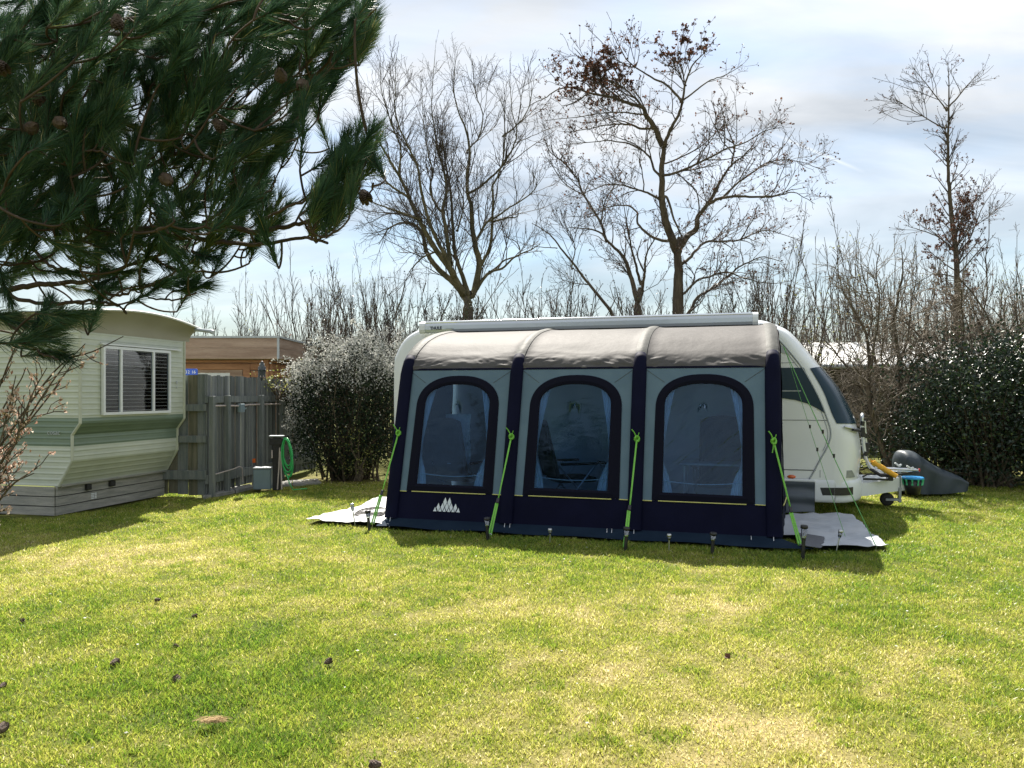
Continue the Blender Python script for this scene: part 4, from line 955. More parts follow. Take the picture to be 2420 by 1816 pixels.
def draught_skirt():
    root = empty('draught_skirt', UO, AX, 'slate fabric draught skirt hanging below the caravan side right of the awning', 'skirt')
    b = MB()
    b.grid(lambda i, j: (3.9 + .74 * i, 2.455 - .02 * math.sin(13 * j + 2 * i) + .03 * (1 - j) * math.sin(8 * i), .02 + .385 * j + .008 * math.sin(9 * i)), 40, 16); b.build('fabric', M['skirt'], root)
    b = MB(); b.box((3.9, 2.43, .398), (4.645, 2.47, .43), bev=.008); b.build('rail', M['bumper'], root)
draught_skirt()

def interior():
    # folding chairs and a hung towel seen through the clear windows
    def chair(u, v, rz, label, name='folding_chair', hi=1.12):
        p = W(u, v, 0); root = empty(name, p, AX + rz, label, 'chair', 'chairs inside the awning')
        b = MB(); b.grid(lambda i, j: ((-.25 + .5 * i), .06 * math.sin(math.pi * i) * -1 + .26 + .17 * j, .47 + (hi - .47) * j + .05 * math.sin(math.pi * i) * j), 10, 12); b.build('backrest', M['dark'], root).modifiers.new('t', 'SOLIDIFY').thickness = .05
        b = MB(); b.box((-.25, -.24, .40), (.25, .26, .46), bev=.02); b.build('seat', M['dark'], root)
        for s in (-1, 1):
            b = MB(); b.tube([(s * .27, -.25, .01), (s * .27, .30, .62)], .012, 6); b.build('leg', M['alu'], root)
            b = MB(); b.tube([(s * .27, .32, .01), (s * .27, -.20, .62)], .012, 6); b.build('leg', M['alu'], root)
            b = MB(); b.box((s * .29 - .025, -.22, .62), (s * .29 + .025, .28, .65), bev=.01); b.build('armrest', M['dark'], root)
    chair(.36, 1.5, 2.9, 'dark folding chair draped with a pale towel behind the first awning window', hi=1.15)
    chair(1.72, 1.75, 2.2, 'dark folding chair in the left part of the middle awning window')
    chair(2.40, 1.85, -2.4, 'dark folding chair in the right part of the middle awning window')
    chair(3.50, 1.70, 3.3, 'dark folding chair with rounded back behind the creased awning window', hi=1.2)
    b = MB(); o = W(.36, 1.40, 0)
    def tw(i, j): p = W(.20 + .33 * i + .01 * math.sin(7 * j), 1.24 - .02 * math.sin(5 * i) + .03 * j, .62 + .62 * j); return tuple(p)
    b.grid(tw, 8, 10); tag(b.build('towel', M['towel']), 'pale towel hanging over the chair behind the first awning window', 'towel')
    # low folding table
    root = empty('folding_table', W(3.15, 1.35, 0), AX, 'grey folding table behind the creased awning window', 'table')
    b = MB(); b.box((-.05, -.3, .69), (.85, .3, .72), bev=.008); b.build('table_top', M['galv'], root)
    for x in (0, .8):
        for y in (-.26, .26): b = MB(); b.tube([(x, y, 0), (x, y, .69)], .014, 6); b.build('leg', M['alu'], root)
    root = empty('groundsheet', UO, AX, 'dark woven groundsheet covering the floor inside the awning', 'groundsheet', 'groundsheets beside the awning')
    b = MB(); b.box((-.1, .35, .006), (4.1, 2.45, .016)); b.build('sheet', M['matg'], root)
interior()

# ---------------------------------------------------------------- guy straps, solar lights
def straps():
    data = [((-.085, 1.02), (880, 1246), 'lime green guy strap at the left edge of the awning'),
            ((1.30, 1.0), (1157, 1274), 'lime green guy strap between the first and middle awning windows'),
            ((2.70, 1.0), (1477, 1301), 'lime green guy strap between the middle and right awning windows'),
            ((4.085, 1.0), (1892, 1299), 'lime green guy strap at the right edge of the awning')]
    for (u, z), g, lab in data:
        q = wp(u, z, .06); a = W(*q); e = G(*g); root = empty('guy_strap', e, 0, lab, 'guy strap', 'lime green guy straps')
        a = a - e; d = -a; t1 = .62; m1 = a + d * t1; m2 = a + d * (t1 + .05); side = d.cross(Vector((0, 1, 0))).normalized()
        b = MB()
        def ribbon(p, q_, w, tw=0.0):
            n = 10
            def fn(i, j):
                c = p + (q_ - p) * i; an = tw * i; s_ = side * math.cos(an) + d.normalized().cross(side) * math.sin(an)
                return tuple(c + s_ * w * (j - .5))
            b.grid(fn, n, 1)
        ribbon(a, m1, .018, .9); ribbon(m2 + side * .006, Vector((.012, 0, .03)), .018); ribbon(m2 - side * .012, Vector((-.012, 0, .03)), .018)
        o = b.build('webbing', M['lime'], root); o.modifiers.new('t', 'SOLIDIFY').thickness = .003
        b = MB(); b.box((-.016, -.008, -.03), (.016, .008, .03), mat=Matrix.Translation((m1 + m2) / 2) @ d.to_track_quat('Z', 'Y').to_matrix().to_4x4(), bev=.004); b.build('buckle', M['blackp'], root)
        b = MB()
        for k in range(2):
            rr = .020 + .005 * k; b.tube([a + Vector((rr * math.cos(t), -.01 + .012 * math.sin(2 * t + k), rr * math.sin(t) * 1.15)) for t in np.linspace(0, 6.28, 12)], .010, 6)
        b.tube([a, a + Vector((-.035, -.02, .07)), a + Vector((-.06, -.02, .10))], .010, 5, flat=.5); b.tube([a, a + Vector((.02, -.02, .065))], .009, 5, flat=.5); b.tube([a, a + Vector((-.012, -.02, -.07)), a + Vector((-.02, -.02, -.12))], .011, 5, flat=.5)
        b.build('knot', M['lime'], root)
        b = MB(); b.tube([(0, 0, .05), (0, .015, -.06)], .006, 6); b.tube([(0, 0, .045), (.012, 0, .056), (.02, 0, .04)], .005, 5); b.build('peg', M['steel'], root)
    e = G(2072, 1300)
    root = empty('guy_rope', e, 0, 'pair of thin dark green guy ropes from awning roof corner across the caravan nose', 'guy rope')
    for k, (a, end, m) in enumerate(((W(4.20, .95, 2.0), Vector((0, 0, .02)), .0045), (W(4.26, 1.9, 2.04), Vector((-.10, .45, .02)), .003))):
        a = a - e; b = MB(); b.tube([a + (end - a) * t - Vector((0, 0, .02 * math.sin(math.pi * t))) for t in np.linspace(0, 1, 12)], m, 6); b.build('cord', M['rope'], root)
        b = MB()
        for t in (.45, .57): c = a + (end - a) * t; b.tube([c - Vector((0, 0, .02)), c + Vector((0, 0, .02))], .011, 6)
        b.build('runner', M['blackp'], root)
    b = MB(); b.tube([(0, 0, .05), (-.01, .02, -.06)], .006, 6); b.build('peg', M['steel'], root)
straps()

def solar_lights():
    D = [(831, 1189.5, 839, 1240, 1, 'slim steel solar light leaning on the white groundsheet edge'),
         (869, 1206, 872.5, 1251, 0, 'black solar light beside the doormat at the awning left corner'),
         (1151, 1223, 1152, 1274.5, 0, 'black solar light standing by the second green guy strap'),
         (1300, 1249, 1300, 1281, 1, 'small steel solar light before the middle awning window'),
         (1481.5, 1245.6, 1478, 1301.6, 0, 'black solar light standing by the third green guy strap'),
         (1581.5, 1261.6, 1581, 1299, 1, 'small steel solar light before the left half of the right awning panel'),
         (1686, 1258, 1683, 1306, 0, 'black solar light before the middle of the right awning panel'),
         (1901, 1241, 1897, 1319.5, 0, 'tall black solar light on the grass at the small grey mat'),
         (1988, 1251, 1977, 1301, 1, 'slim steel solar light leaning at the pale groundsheet front edge')]
    for tx, ty, bx, by, kind, lab in D:
        e = G(bx, by); tp = P(tx, ty, e.y); h = tp.z; lean = math.atan2(tp.x - e.x, h)
        root = empty('solar_light', e, 0, lab, 'solar light', 'solar garden lights'); root.rotation_euler = (0, lean, random.uniform(0, 3) * 0)
        k = h; m = M['steel'] if kind else M['blackp']; r = .020 if kind else .029
        b = MB(); ps = .007 if kind else .017
        b.tube([(0, 0, -.05), (0, 0, h * .60)], ps, 10); b.build('stake', m, root)
        b = MB(); b.lathe([(ps * 1.2, h * .58), (ps * 1.3, h * .62), (r * .75, h * .63), (r * .98, h - .030), (r * .9, h - .030), (r * .6, h * .65)], n=16); b.build('lens', M['lens'], root)
        b = MB(); b.lathe([(r * 1.02, h - .030), (r * 1.12, h - .027), (r * 1.12, h - .004), (r * .9, h), (.001, h)], n=18); b.build('cap', m, root)
        b = MB(); b.lathe([(.001, h * .64), (.006, h * .66), (.006, h * .7), (.001, h * .72)], n=8); b.build('bulb', M['logo'], root)
solar_lights()

# ---------------------------------------------------------------- branch and foliage generators
def nrm(v): return v / (np.linalg.norm(v) + 1e-9)
def tubes_np(brs, sides=(8, 5, 3)):
    """brs: list of (pts, radii) -> verts, quads"""
    V_, Q_ = [], []; n0 = 0
    for p, r in brs:
        p = np.asarray(p, float); r = np.asarray(r, float)
        n = sides[0] if r[0] > .045 else (sides[1] if r[0] > .014 else sides[2])
        t = np.gradient(p, axis=0); t /= np.linalg.norm(t, axis=1)[:, None] + 1e-9
        d = nrm(p[-1] - p[0]); ref = np.eye(3)[np.argmin(np.abs(d))]
        e1 = np.cross(t, ref); e1 /= np.linalg.norm(e1, axis=1)[:, None] + 1e-9; e2 = np.cross(t, e1)
        a = np.arange(n) * 2 * np.pi / n
        v = p[:, None, :] + r[:, None, None] * (np.cos(a)[None, :, None] * e1[:, None, :] + np.sin(a)[None, :, None] * e2[:, None, :])
        m = len(p); V_.append(v.reshape(-1, 3)); i = n0 + np.arange(m * n).reshape(m, n); j = np.roll(i, -1, 1)
        Q_.append(np.stack([i[:-1], j[:-1], j[1:], i[1:]], -1).reshape(-1, 4)); n0 += m * n
    return np.vstack(V_), np.vstack(Q_)
def sprout(R, out, p, r, lvl, T):
    """side branches on one branch; T: dict of per-level tuples"""
    if lvl >= len(T['len']): return
    seg = np.linalg.norm(np.diff(p, axis=0), axis=1); cum = np.concatenate([[0], np.cumsum(seg)]); Ln = cum[-1]
    n = R.poisson(Ln * T['dens'][lvl] * (1 - T['start'][lvl])); up = T['up'][lvl]
    for _ in range(n):
        t = T['start'][lvl] + (1 - T['start'][lvl]) * R.random(); s = t * Ln; k = min(np.searchsorted(cum, s), len(p) - 1); k = max(k, 1); f = (s - cum[k - 1]) / (seg[k - 1] + 1e-9)
        q = p[k - 1] * (1 - f) + p[k] * f; tg = nrm(p[k] - p[k - 1]); rr = r[k - 1] * (1 - f) + r[k] * f
        pr = R.normal(size=3); pr[1] *= T.get('flat', .8); pr -= tg * pr.dot(tg); pr = nrm(pr)
        a = R.uniform(*T['ang'][lvl]); d = nrm(tg * math.cos(a) + pr * math.sin(a) + np.array((0, 0, up)))
        L = T['len'][lvl] * R.uniform(.4, 1.2) * (1 - T.get('tip', .78) * t); ns = T['seg'][lvl]
        r0 = min(rr * .7, T['r'][lvl] * R.uniform(.7, 1.2)); pts = [q]; wg = T['wig'][lvl]
        for _k in range(ns):
            d = nrm(d + R.normal(size=3) * wg + np.array((0, 0, T['trop'][lvl]))); pts.append(pts[-1] + d * L / ns)
        pts = np.array(pts); ra = np.linspace(r0, T['rt'][lvl], ns + 1)
        out[lvl].append((pts, ra)); sprout(R, out, pts, ra, lvl + 1, T)
def cards(R, c, size, dirs=None, aspect=.55, fold=.25, jit=.4):
    """leaf quads (kite shaped, folded a little) at centres c -> verts, tris, n"""
    n = len(c); c = np.asarray(c)
    d = R.normal(size=(n, 3)) if dirs is None else dirs + R.normal(size=(n, 3)) * jit
    d /= np.linalg.norm(d, axis=1)[:, None] + 1e-9
    q = R.normal(size=(n, 3)); s = np.cross(d, q); s /= np.linalg.norm(s, axis=1)[:, None] + 1e-9; u = np.cross(s, d)
    sz = (size * R.uniform(.6, 1.3, n))[:, None]
    v = np.empty((n, 4, 3)); v[:, 0] = c - d * sz * .5; v[:, 1] = c + s * sz * aspect * .5 + u * sz * fold * .4; v[:, 2] = c + d * sz * .5; v[:, 3] = c - s * sz * aspect * .5 + u * sz * fold * .4
    b = (np.arange(n) * 4)[:, None]
    return v.reshape(-1, 3), np.concatenate([b + np.array([[0, 1, 2]]), b + np.array([[0, 2, 3]])])
def leaf_mesh(name, R, c, size, m, parent=None, **k):
    v, f = cards(R, c, size, **k); return mesh_np(name, v, f, m, parent, attr={'rnd': np.repeat(R.random(len(c)), 4)})
def copy_tree(o, parent=None):
    c = o.copy(); COL.objects.link(c); c.parent = parent
    for ch in o.children: copy_tree(ch, c)
    return c

# ---------------------------------------------------------------- the traced bare trees
def traced(name, Y, sc, off, limbs, T, label, seed, barkm, twigm, spread=.45, leaves=None, rmax=None):
    """limbs: (crop points, start radius, end radius) in crop pixels; each limb swings to its own depth"""
    R = np.random.default_rng(seed); k = Y / F
    base = P(off[0] + limbs[0][0][0][0] * sc, 1000, Y); root = empty(name, (base.x, Y, 0), 0, label, 'tree')
    out = {i: [] for i in range(len(T['len']))}; main = []; done = []
    for li, (pts, r0, r1) in enumerate(limbs):
        q = np.array([((off[0] + x * sc - CX) * k, 0, EYE + (CY - off[1] - y * sc) * k) for x, y in pts])
        if li == 0: q = np.vstack([[q[0][0], 0, -.1], q]); dep = 0; y0 = 0
        else:                                                   # root the limb inside the nearest earlier limb, then let it drift in depth
            d2 = [np.hypot(a[:, 0] - q[0][0], a[:, 2] - q[0][2]) for a, _ in done]; bi = int(np.argmin([d.min() for d in d2])); bj = int(d2[bi].argmin()); y0 = done[bi][1][bj]
            if d2[bi].min() > .03: q = np.vstack([done[bi][0][bj], q])
            ln = np.linalg.norm(np.diff(q, axis=0), axis=1).sum(); dep = R.uniform(-1, 1) * spread * ln
        n = max(8, len(pts) * 5); s = spline(q, n); t = np.linspace(0, 1, n); dy = y0 + dep * t; done.append((s.copy(), dy))
        s[:, 0] = s[:, 0] * (Y + dy) / Y - base.x; s[:, 2] = EYE + (s[:, 2] - EYE) * (Y + dy) / Y; s[:, 1] += dy
        s += np.cumsum(R.normal(size=s.shape) * .008, axis=0) * (t[:, None] > .05)
        ra = np.linspace((1.0 if li == 0 else .92) * r0 * sc * k, max(r1 * sc * k * .6, .006), n)
        if li == 0: ra *= 1 + .35 * np.exp(-t * 12)
        main.append((s, ra))
        if li > 0 or T.get('trunk_sprout'): sprout(R, out, s, ra, 0, T)
    v, f = tubes_np(main, (12, 8, 5)); mesh_np('trunk', v, f, barkm, root, smooth=True)
    br = [b for l in out.values() for b in l]; v, f = tubes_np(br); mesh_np('crown', v, f, twigm, root)
    if leaves:
        nL, size, m, sel, nm = leaves; tips = np.vstack([b[0][R.integers(1, len(b[0]))] for b in out[len(T['len']) - 1]] + [b[0][-1] for b in out[max(0, len(T['len']) - 2)]])
        wgt = np.array([sel(CX + (base.x + p[0]) / k, CY - (p[2] - EYE) / k) for p in tips]); wgt = wgt / wgt.sum()
        c = tips[R.choice(len(tips), nL, p=wgt)] + R.normal(size=(nL, 3)) * .022
        leaf_mesh(nm, R, c, size, m, root, aspect=.8)
    return root
T1 = dict(len=(2.5, 1.15, .5), dens=(4.2, 5.0, 6.5), start=(.10, .08, .1), ang=((.35, .9), (.4, 1.0), (.4, 1.0)), up=(.35, .2, .1), seg=(7, 6, 4), r=(.018, .0085, .0052), rt=(.0055, .0044, .0034), wig=(.13, .17, .2), trop=(.05, .03, .02))
tree1 = [([(712, 1650), (712, 1580), (705, 1515), (700, 1440)], 36, 20), ([(702, 1530), (640, 1450), (560, 1380), (490, 1290), (465, 1200), (425, 1145), (350, 1125), (270, 1165), (215, 1250)], 21, 3), ([(695, 1500), (625, 1370), (560, 1285), (510, 1210), (450, 1100), (385, 960), (330, 840), (270, 735), (205, 600), (190, 430)], 23, 2),
         ([(450, 1095), (350, 1060), (260, 1020), (170, 985), (70, 960)], 9, 2), ([(470, 1130), (380, 1075), (280, 1068), (180, 1100)], 8, 2), ([(640, 1400), (600, 1300), (560, 1220), (520, 1130), (490, 1000), (468, 900), (450, 800), (400, 700), (350, 580), (335, 420), (345, 190)], 15, 2),
         ([(625, 1340), (605, 1200), (580, 1060), (602, 950), (592, 850), (560, 720), (540, 580), (530, 450), (556, 160)], 15, 2), ([(580, 1060), (540, 1020), (505, 930), (515, 830), (490, 720), (470, 560), (455, 330)], 10, 2), ([(720, 1500), (690, 1390), (665, 1300), (655, 1200), (650, 1050), (640, 920), (620, 800), (600, 700), (590, 560)], 16, 3),
         ([(740, 1510), (772, 1350), (755, 1250), (735, 1150), (730, 1020), (710, 950), (700, 850), (712, 720), (690, 600), (650, 500), (620, 360), (632, 170)], 22, 2), ([(712, 955), (770, 925), (850, 860), (920, 785), (970, 690), (990, 600), (960, 480), (948, 320)], 9, 2), ([(712, 720), (770, 640), (790, 520), (740, 400), (722, 215)], 7, 2),
         ([(785, 1350), (830, 1250), (842, 1150), (850, 1000), (842, 930), (872, 870), (900, 780), (905, 640), (890, 500), (840, 380)], 11, 2), ([(755, 1490), (795, 1420), (840, 1382), (900, 1370), (965, 1320), (1060, 1280), (1110, 1250)], 13, 3), ([(840, 1385), (910, 1325), (995, 1295), (985, 1235), (900, 1190)], 8, 2),
         ([(760, 1210), (805, 1130), (860, 1085), (950, 1020), (1055, 955), (1098, 890), (1070, 830)], 9, 2), ([(520, 1280), (455, 1310), (415, 1365), (385, 1410)], 7, 3), ([(850, 1110), (940, 1085), (985, 1070), (1000, 1000)], 6, 2), ([(905, 640), (960, 600), (1040, 500), (1060, 360)], 6, 2), ([(385, 960), (300, 900), (240, 820), (160, 640), (120, 450)], 9, 2), ([(335, 840), (345, 700), (290, 560), (250, 400), (240, 240)], 7, 2), ([(655, 1150), (690, 1000), (640, 880)], 7, 3)]
traced('bare_tree', 22.0, .4276, (800, 50), tree1, T1, 'tall bare many-stemmed tree with fan-shaped crown behind the left of the caravan', 3, M['barkg'], M['twig'])

T2 = dict(len=(1.8, .9, .38), dens=(5.2, 5.6, 7.5), start=(.12, .10, .1), ang=((.4, 1.1), (.5, 1.2), (.5, 1.2)), up=(.30, .2, .12), seg=(7, 5, 4), r=(.017, .0085, .0055), rt=(.0055, .0045, .0036), wig=(.18, .22, .25), trop=(.04, .03, .02))
tree2 = [([(825, 1640), (825, 1450), (822, 1330), (822, 1255), (826, 1200)], 36, 22), ([(815, 1270), (785, 1180), (752, 1080), (735, 985), (737, 860), (735, 760), (738, 680)], 28, 18), ([(738, 690), (710, 630), (680, 570), (645, 515), (630, 480), (560, 460), (480, 430), (400, 412), (330, 402), (250, 450), (180, 470)], 17, 2), ([(752, 680), (785, 600), (828, 520), (850, 440), (870, 350), (900, 260), (960, 185), (1040, 90)], 12, 2),
         ([(830, 440), (755, 365), (690, 332), (620, 292), (540, 240), (480, 160), (430, 60)], 8, 2), ([(690, 595), (620, 582), (540, 562), (440, 572), (340, 590), (220, 610)], 8, 2), ([(720, 860), (682, 810), (650, 742), (560, 690), (440, 668), (340, 682), (160, 702)], 9, 2), ([(735, 995), (690, 965), (620, 940), (540, 912), (450, 900), (350, 922), (260, 960)], 8, 2),
         ([(755, 855), (850, 822), (960, 770), (1060, 710), (1170, 670), (1290, 600), (1390, 570)], 9, 2), ([(755, 790), (850, 750), (960, 690), (1050, 600), (1120, 520)], 6, 2), ([(838, 1240), (880, 1185), (930, 1140), (938, 1080), (975, 1025), (1030, 950), (1070, 880), (1120, 805), (1240, 705), (1290, 620)], 22, 2), ([(985, 1015), (1060, 980), (1180, 970), (1300, 970), (1380, 958), (1480, 950), (1590, 1010)], 10, 2),
         ([(1060, 985), (1150, 900), (1250, 832), (1340, 788), (1480, 792), (1630, 850)], 8, 2), ([(860, 1335), (915, 1275), (970, 1222), (1060, 1212), (1160, 1200), (1270, 1150), (1350, 1150), (1500, 1200)], 11, 2), ([(862, 1505), (920, 1445), (1010, 1412), (1100, 1400), (1200, 1438), (1320, 1460), (1450, 1440)], 9, 2), ([(862, 1640), (900, 1590), (935, 1520), (1010, 1470), (1110, 1392), (1180, 1340), (1290, 1308), (1400, 1330)], 13, 3),
         ([(755, 1215), (680, 1190), (612, 1130), (600, 1060), (540, 1022), (440, 1030), (350, 1080), (200, 1082)], 10, 2), ([(850, 440), (930, 380), (1000, 330), (1080, 300), (1180, 240)], 6, 2), ([(630, 482), (590, 430), (500, 350), (380, 290), (290, 180), (260, 140)], 7, 2), ([(400, 412), (300, 380), (200, 370), (100, 440), (30, 470)], 6, 2), ([(870, 350), (850, 260), (800, 200), (770, 170)], 5, 2), ([(1120, 805), (1140, 700), (1100, 600), (1060, 480)], 6, 2), ([(640, 520), (560, 510), (420, 500), (300, 520), (100, 540)], 6, 2), ([(760, 980), (800, 1100), (850, 1200)], 9, 6)]
def sel2(px, py):
    a = math.exp(-((px - 1400) / 105) ** 2 - ((py - 232 + (px - 1400) * .28) / 34) ** 2) * 2 + math.exp(-((px - 1590) / 60) ** 2 - ((py - 165) / 35) ** 2) * 2
    return a + .10
traced('alder_tree', 20.0, .4277, (1250, 50), tree2, T2, 'bare alder with crooked single trunk and russet leaf clumps high on its left side', 8, M['bark'], M['twig'], leaves=(8500, .055, M['dead'], sel2, 'dead_leaves'))
tree3 = [([(600, 1640), (600, 1590), (602, 1530), (606, 1470)], 26, 14), ([(598, 1545), (575, 1450), (542, 1350), (520, 1300), (440, 1230), (392, 1172), (290, 1155), (200, 1150)], 16, 2), ([(605, 1540), (628, 1450), (640, 1380), (652, 1300), (690, 1220), (732, 1150)], 12, 3), ([(620, 1460), (590, 1370), (560, 1270), (540, 1180), (528, 1080), (500, 950)], 9, 2), ([(430, 1222), (390, 1100), (300, 960), (270, 880), (200, 790), (115, 720), (85, 600)], 9, 2), ([(300, 960), (200, 900), (120, 760), (90, 560)], 5, 2), ([(400, 1120), (420, 1000), (480, 880), (450, 760)], 5, 2), ([(640, 1390), (600, 1290), (620, 1200)], 6, 3)]
traced('alder_tree', 21.5, .4277, (1250, 50), tree3, T2, 'slimmer forked bare alder just left of the crooked trunk', 12, M['bark'], M['twig'], leaves=(1200, .045, M['dead'], lambda x, y: 1, 'dead_leaves'))
tree3b = [([(540, 1760), (455, 1640), (420, 1580), (300, 1440), (240, 1360), (150, 1250), (80, 1170), (0, 1120)], 13, 3), ([(240, 1360), (260, 1250), (220, 1150), (180, 1050)], 5, 2), ([(150, 1250), (60, 1240), (-40, 1220)], 4, 2), ([(320, 1460), (240, 1450), (160, 1420)], 4, 2)]
traced('leaning_tree', 20.5, .4277, (1250, 50), tree3b, T2, 'thin bare tree leaning left above the cassette between the two big trees', 13, M['bark'], M['twig'])
T4 = dict(tip=.93, len=(2.5, .9, .34), dens=(9, 5.2, 6.5), start=(.34, .15, .1), ang=((.8, 1.2), (.5, 1.0), (.5, 1.1)), up=(.45, .2, .1), seg=(7, 5, 4), r=(.022, .009, .0058), rt=(.005, .0045, .004), wig=(.1, .18, .22), trop=(.06, .04, .02), trunk_sprout=True)
tree4 = [([(548, 960), (545, 890), (541, 750), (520, 600), (510, 480), (505, 350), (508, 200), (505, 80)], 13, 1.4), ([(506, 240), (460, 170), (395, 85)], 3.5, 1.2), ([(500, 305), (400, 250), (310, 190)], 3.5, 1.2), ([(509, 240), (570, 165), (632, 95)], 3.5, 1.2), ([(530, 730), (480, 690), (430, 670), (360, 650)], 4, 1.2), ([(541, 780), (600, 690), (640, 600), (690, 520)], 4, 1.2), ([(541, 760), (590, 640), (660, 500)], 3, 1.2)]
traced('young_alder', 22.0, .6624, (1900, 100), tree4, T4, 'slender upright young alder with dark cones rising at the right edge', 17, M['bark'], M['twig'], leaves=(5200, .05, M['dead'], lambda x, y: max(.03, min(1, (y - 330) / 160)) * math.exp(-((x - 2230) / 75) ** 2) + .03, 'dark_cones'))

# ---------------------------------------------------------------- woodland edge: saplings, shrubs, chalet
def sapling(seed, h, stems, lean, leaf=None, name='bare_sapling', dens=4.2, lvl=3, thick=.022):
    R = np.random.default_rng(seed); T = dict(len=(1.15, .5, .25)[:lvl], dens=(dens, 3.4, 4)[:lvl], start=(.18, .15, .1), ang=((.25, .75), (.3, .9), (.4, 1)), up=(.5, .35, .1), seg=(6, 4, 3), r=(.010, .0065, .005), rt=(.0048, .0042, .004), wig=(.09, .12, .2), trop=(.07, .05, .02))
    root = empty(name); main = []; out = {0: [], 1: [], 2: []}
    for s in range(stems):
        a = R.uniform(0, 6.28); b = np.array((math.cos(a), math.sin(a), 0)) * R.uniform(0, .35); l = R.normal(size=2) * lean; hh = h * R.uniform(.65, 1.05)
        t = np.linspace(0, 1, 14); p = b + np.stack([l[0] * t ** 1.4 * hh, l[1] * t ** 1.4 * hh, t * hh], 1); p += np.cumsum(R.normal(size=p.shape) * .022, axis=0); p[0, 2] = -.1
        r = np.linspace(thick * R.uniform(.7, 1.4), .005, 14); main.append((p, r)); sprout(R, out, p, r, 0, T)
    v, f = tubes_np(main); mesh_np('trunk', v, f, M['bark'], root)
    br = [b for l in out.values() for b in l]; v, f = tubes_np(br); mesh_np('crown', v, f, M['twig'], root)
    if leaf:
        n, sz, m, nm = leaf; tips = np.array([b[0][R.integers(1, len(b[0]))] for b in br]); c = tips[R.integers(0, len(tips), n)] + R.normal(size=(n, 3)) * .05; leaf_mesh(nm, R, c, sz, m, root)
    return root
def spread_copies(protos, spots, group, cat, label_of):
    used = set(); R = random.Random(9)
    for i, (px, Y, hs) in enumerate(spots):
        k = i % len(protos); o = protos[k] if k not in used else copy_tree(protos[k]); used.add(k)
        p = P(px, 930, Y); o.location = (p.x, Y, 0); o.rotation_euler = (0, 0, R.uniform(0, 6.28)); hs *= (1.22 if cat == 'shrub' and 720 < px < 1935 else 1); o.scale = (hs * R.uniform(.9, 1.1),) * 2 + (hs,); tag(o, label_of(px, i), cat, group)
protos = [sapling(31, 5.4, 5, .06), sapling(32, 6.2, 2, .05, thick=.035), sapling(33, 5.0, 7, .12), sapling(34, 5.7, 4, .09, leaf=(140, .05, M['leafy'], 'young_leaves')), sapling(35, 5.2, 6, .16)]
R0 = random.Random(21); spots = []
for px in list(range(395, 740, 23)) + list(range(720, 1010, 13)) + list(range(1020, 1200, 30)) + list(range(1200, 1760, 17)): spots.append((px + R0.uniform(-12, 12), R0.uniform(22, 28), R0.uniform(.72, 1.05) * (1.12 if 720 < px < 960 else .92)))
for px in range(1750, 2460, 19): spots.append((px + R0.uniform(-14, 14), R0.uniform(22, 27), R0.uniform(.85, 1.3)))
def slab(px, i):
    if px < 690: return 'thin bare sapling rising behind the log cabin roof'
    if px < 985: return 'thin bare sapling standing above the white flowering bush'
    if px < 1660: return 'thin bare sapling behind the caravan roof among the big bare trees'
    return 'thin bare sapling in the wood edge right of the caravan'
spread_copies(protos, spots, 'bare saplings along the wood edge', 'sapling', slab)

def leafy_shrub(seed, rx, ry, h, n, size, m, name, stems=5, hollow=.35, zmin=.05, leafname='foliage', twigs=True):
    R = np.random.default_rng(seed); root = empty(name)
    # irregular crown: leaf clumps on the ends of branches
    nc = max(8, n // 55); d = R.normal(size=(nc, 3)); d /= np.linalg.norm(d, axis=1)[:, None]; rr = R.uniform(hollow, 1, nc) ** .6
    c = d * rr[:, None] * np.array((rx, ry, h * .5)) * (1 + .22 * R.normal(size=(nc, 1))); c[:, 2] += h * .52; c = c[c[:, 2] > zmin]
    k = R.integers(0, len(c), n); s = .13 + .07 * h / 2; p = c[k] + R.normal(size=(n, 3)) * s * np.array((1, 1, .75)); p = p[p[:, 2] > .02]
    leaf_mesh(leafname, R, p, size, m, root)
    br = []
    for q in c[R.permutation(len(c))[:90]]:
        a = np.array((R.normal() * .12 * rx, R.normal() * .12 * ry, -.05)); t = np.linspace(0, 1, 8)[:, None]; m_ = a * .4 + q * .6 + np.array((0, 0, .1)) ; pts = a * (1 - t) ** 2 + 2 * m_ * np.array((.55, .55, .8)) * t * (1 - t) + q * t ** 2
        br.append((pts + R.normal(size=pts.shape) * .015, np.linspace(.022, .005, 8)))
    v, f = tubes_np(br); mesh_np('branches', v, f, M['bark'], root)
    return root
# dense low growth closing the view under the trees
bsh = [sapling(51, 3.1, 13, .22, leaf=(500, .04, M['leafb'], 'foliage'), name='background_shrub', dens=5.5, thick=.017), sapling(52, 2.8, 15, .28, leaf=(900, .035, M['leafb'], 'foliage'), name='background_shrub', dens=5.5, thick=.016), sapling(53, 3.2, 12, .2, leaf=(500, .035, M['dead'], 'foliage'), name='background_shrub', dens=5.5, thick=.017)]
bs = [(905, 18.5, 1.05), (975, 18, 1.1), (1040, 19, 1.0), (1110, 19.5, 1.02), (1190, 19, 1.12), (1270, 19, 1.12), (1340, 20, 1.15), (1420, 19, 1.1), (1490, 19.5, 1.1), (1560, 18.5, 1.02), (1650, 19, 1.05), (1740, 19, 1.08), (1830, 18.5, 1.1), (1905, 17.5, .98),
      (470, 20.5, .85), (560, 21, .82), (650, 20, .9), (740, 18, 1.0), (820, 18, 1.02), (2010, 21, .8), (2120, 21, .8), (2240, 19, .8), (2330, 19, .9), (2420, 19, .95), (2500, 18, .9), (300, 21, .8), (180, 21, .8), (60, 21, .8)]
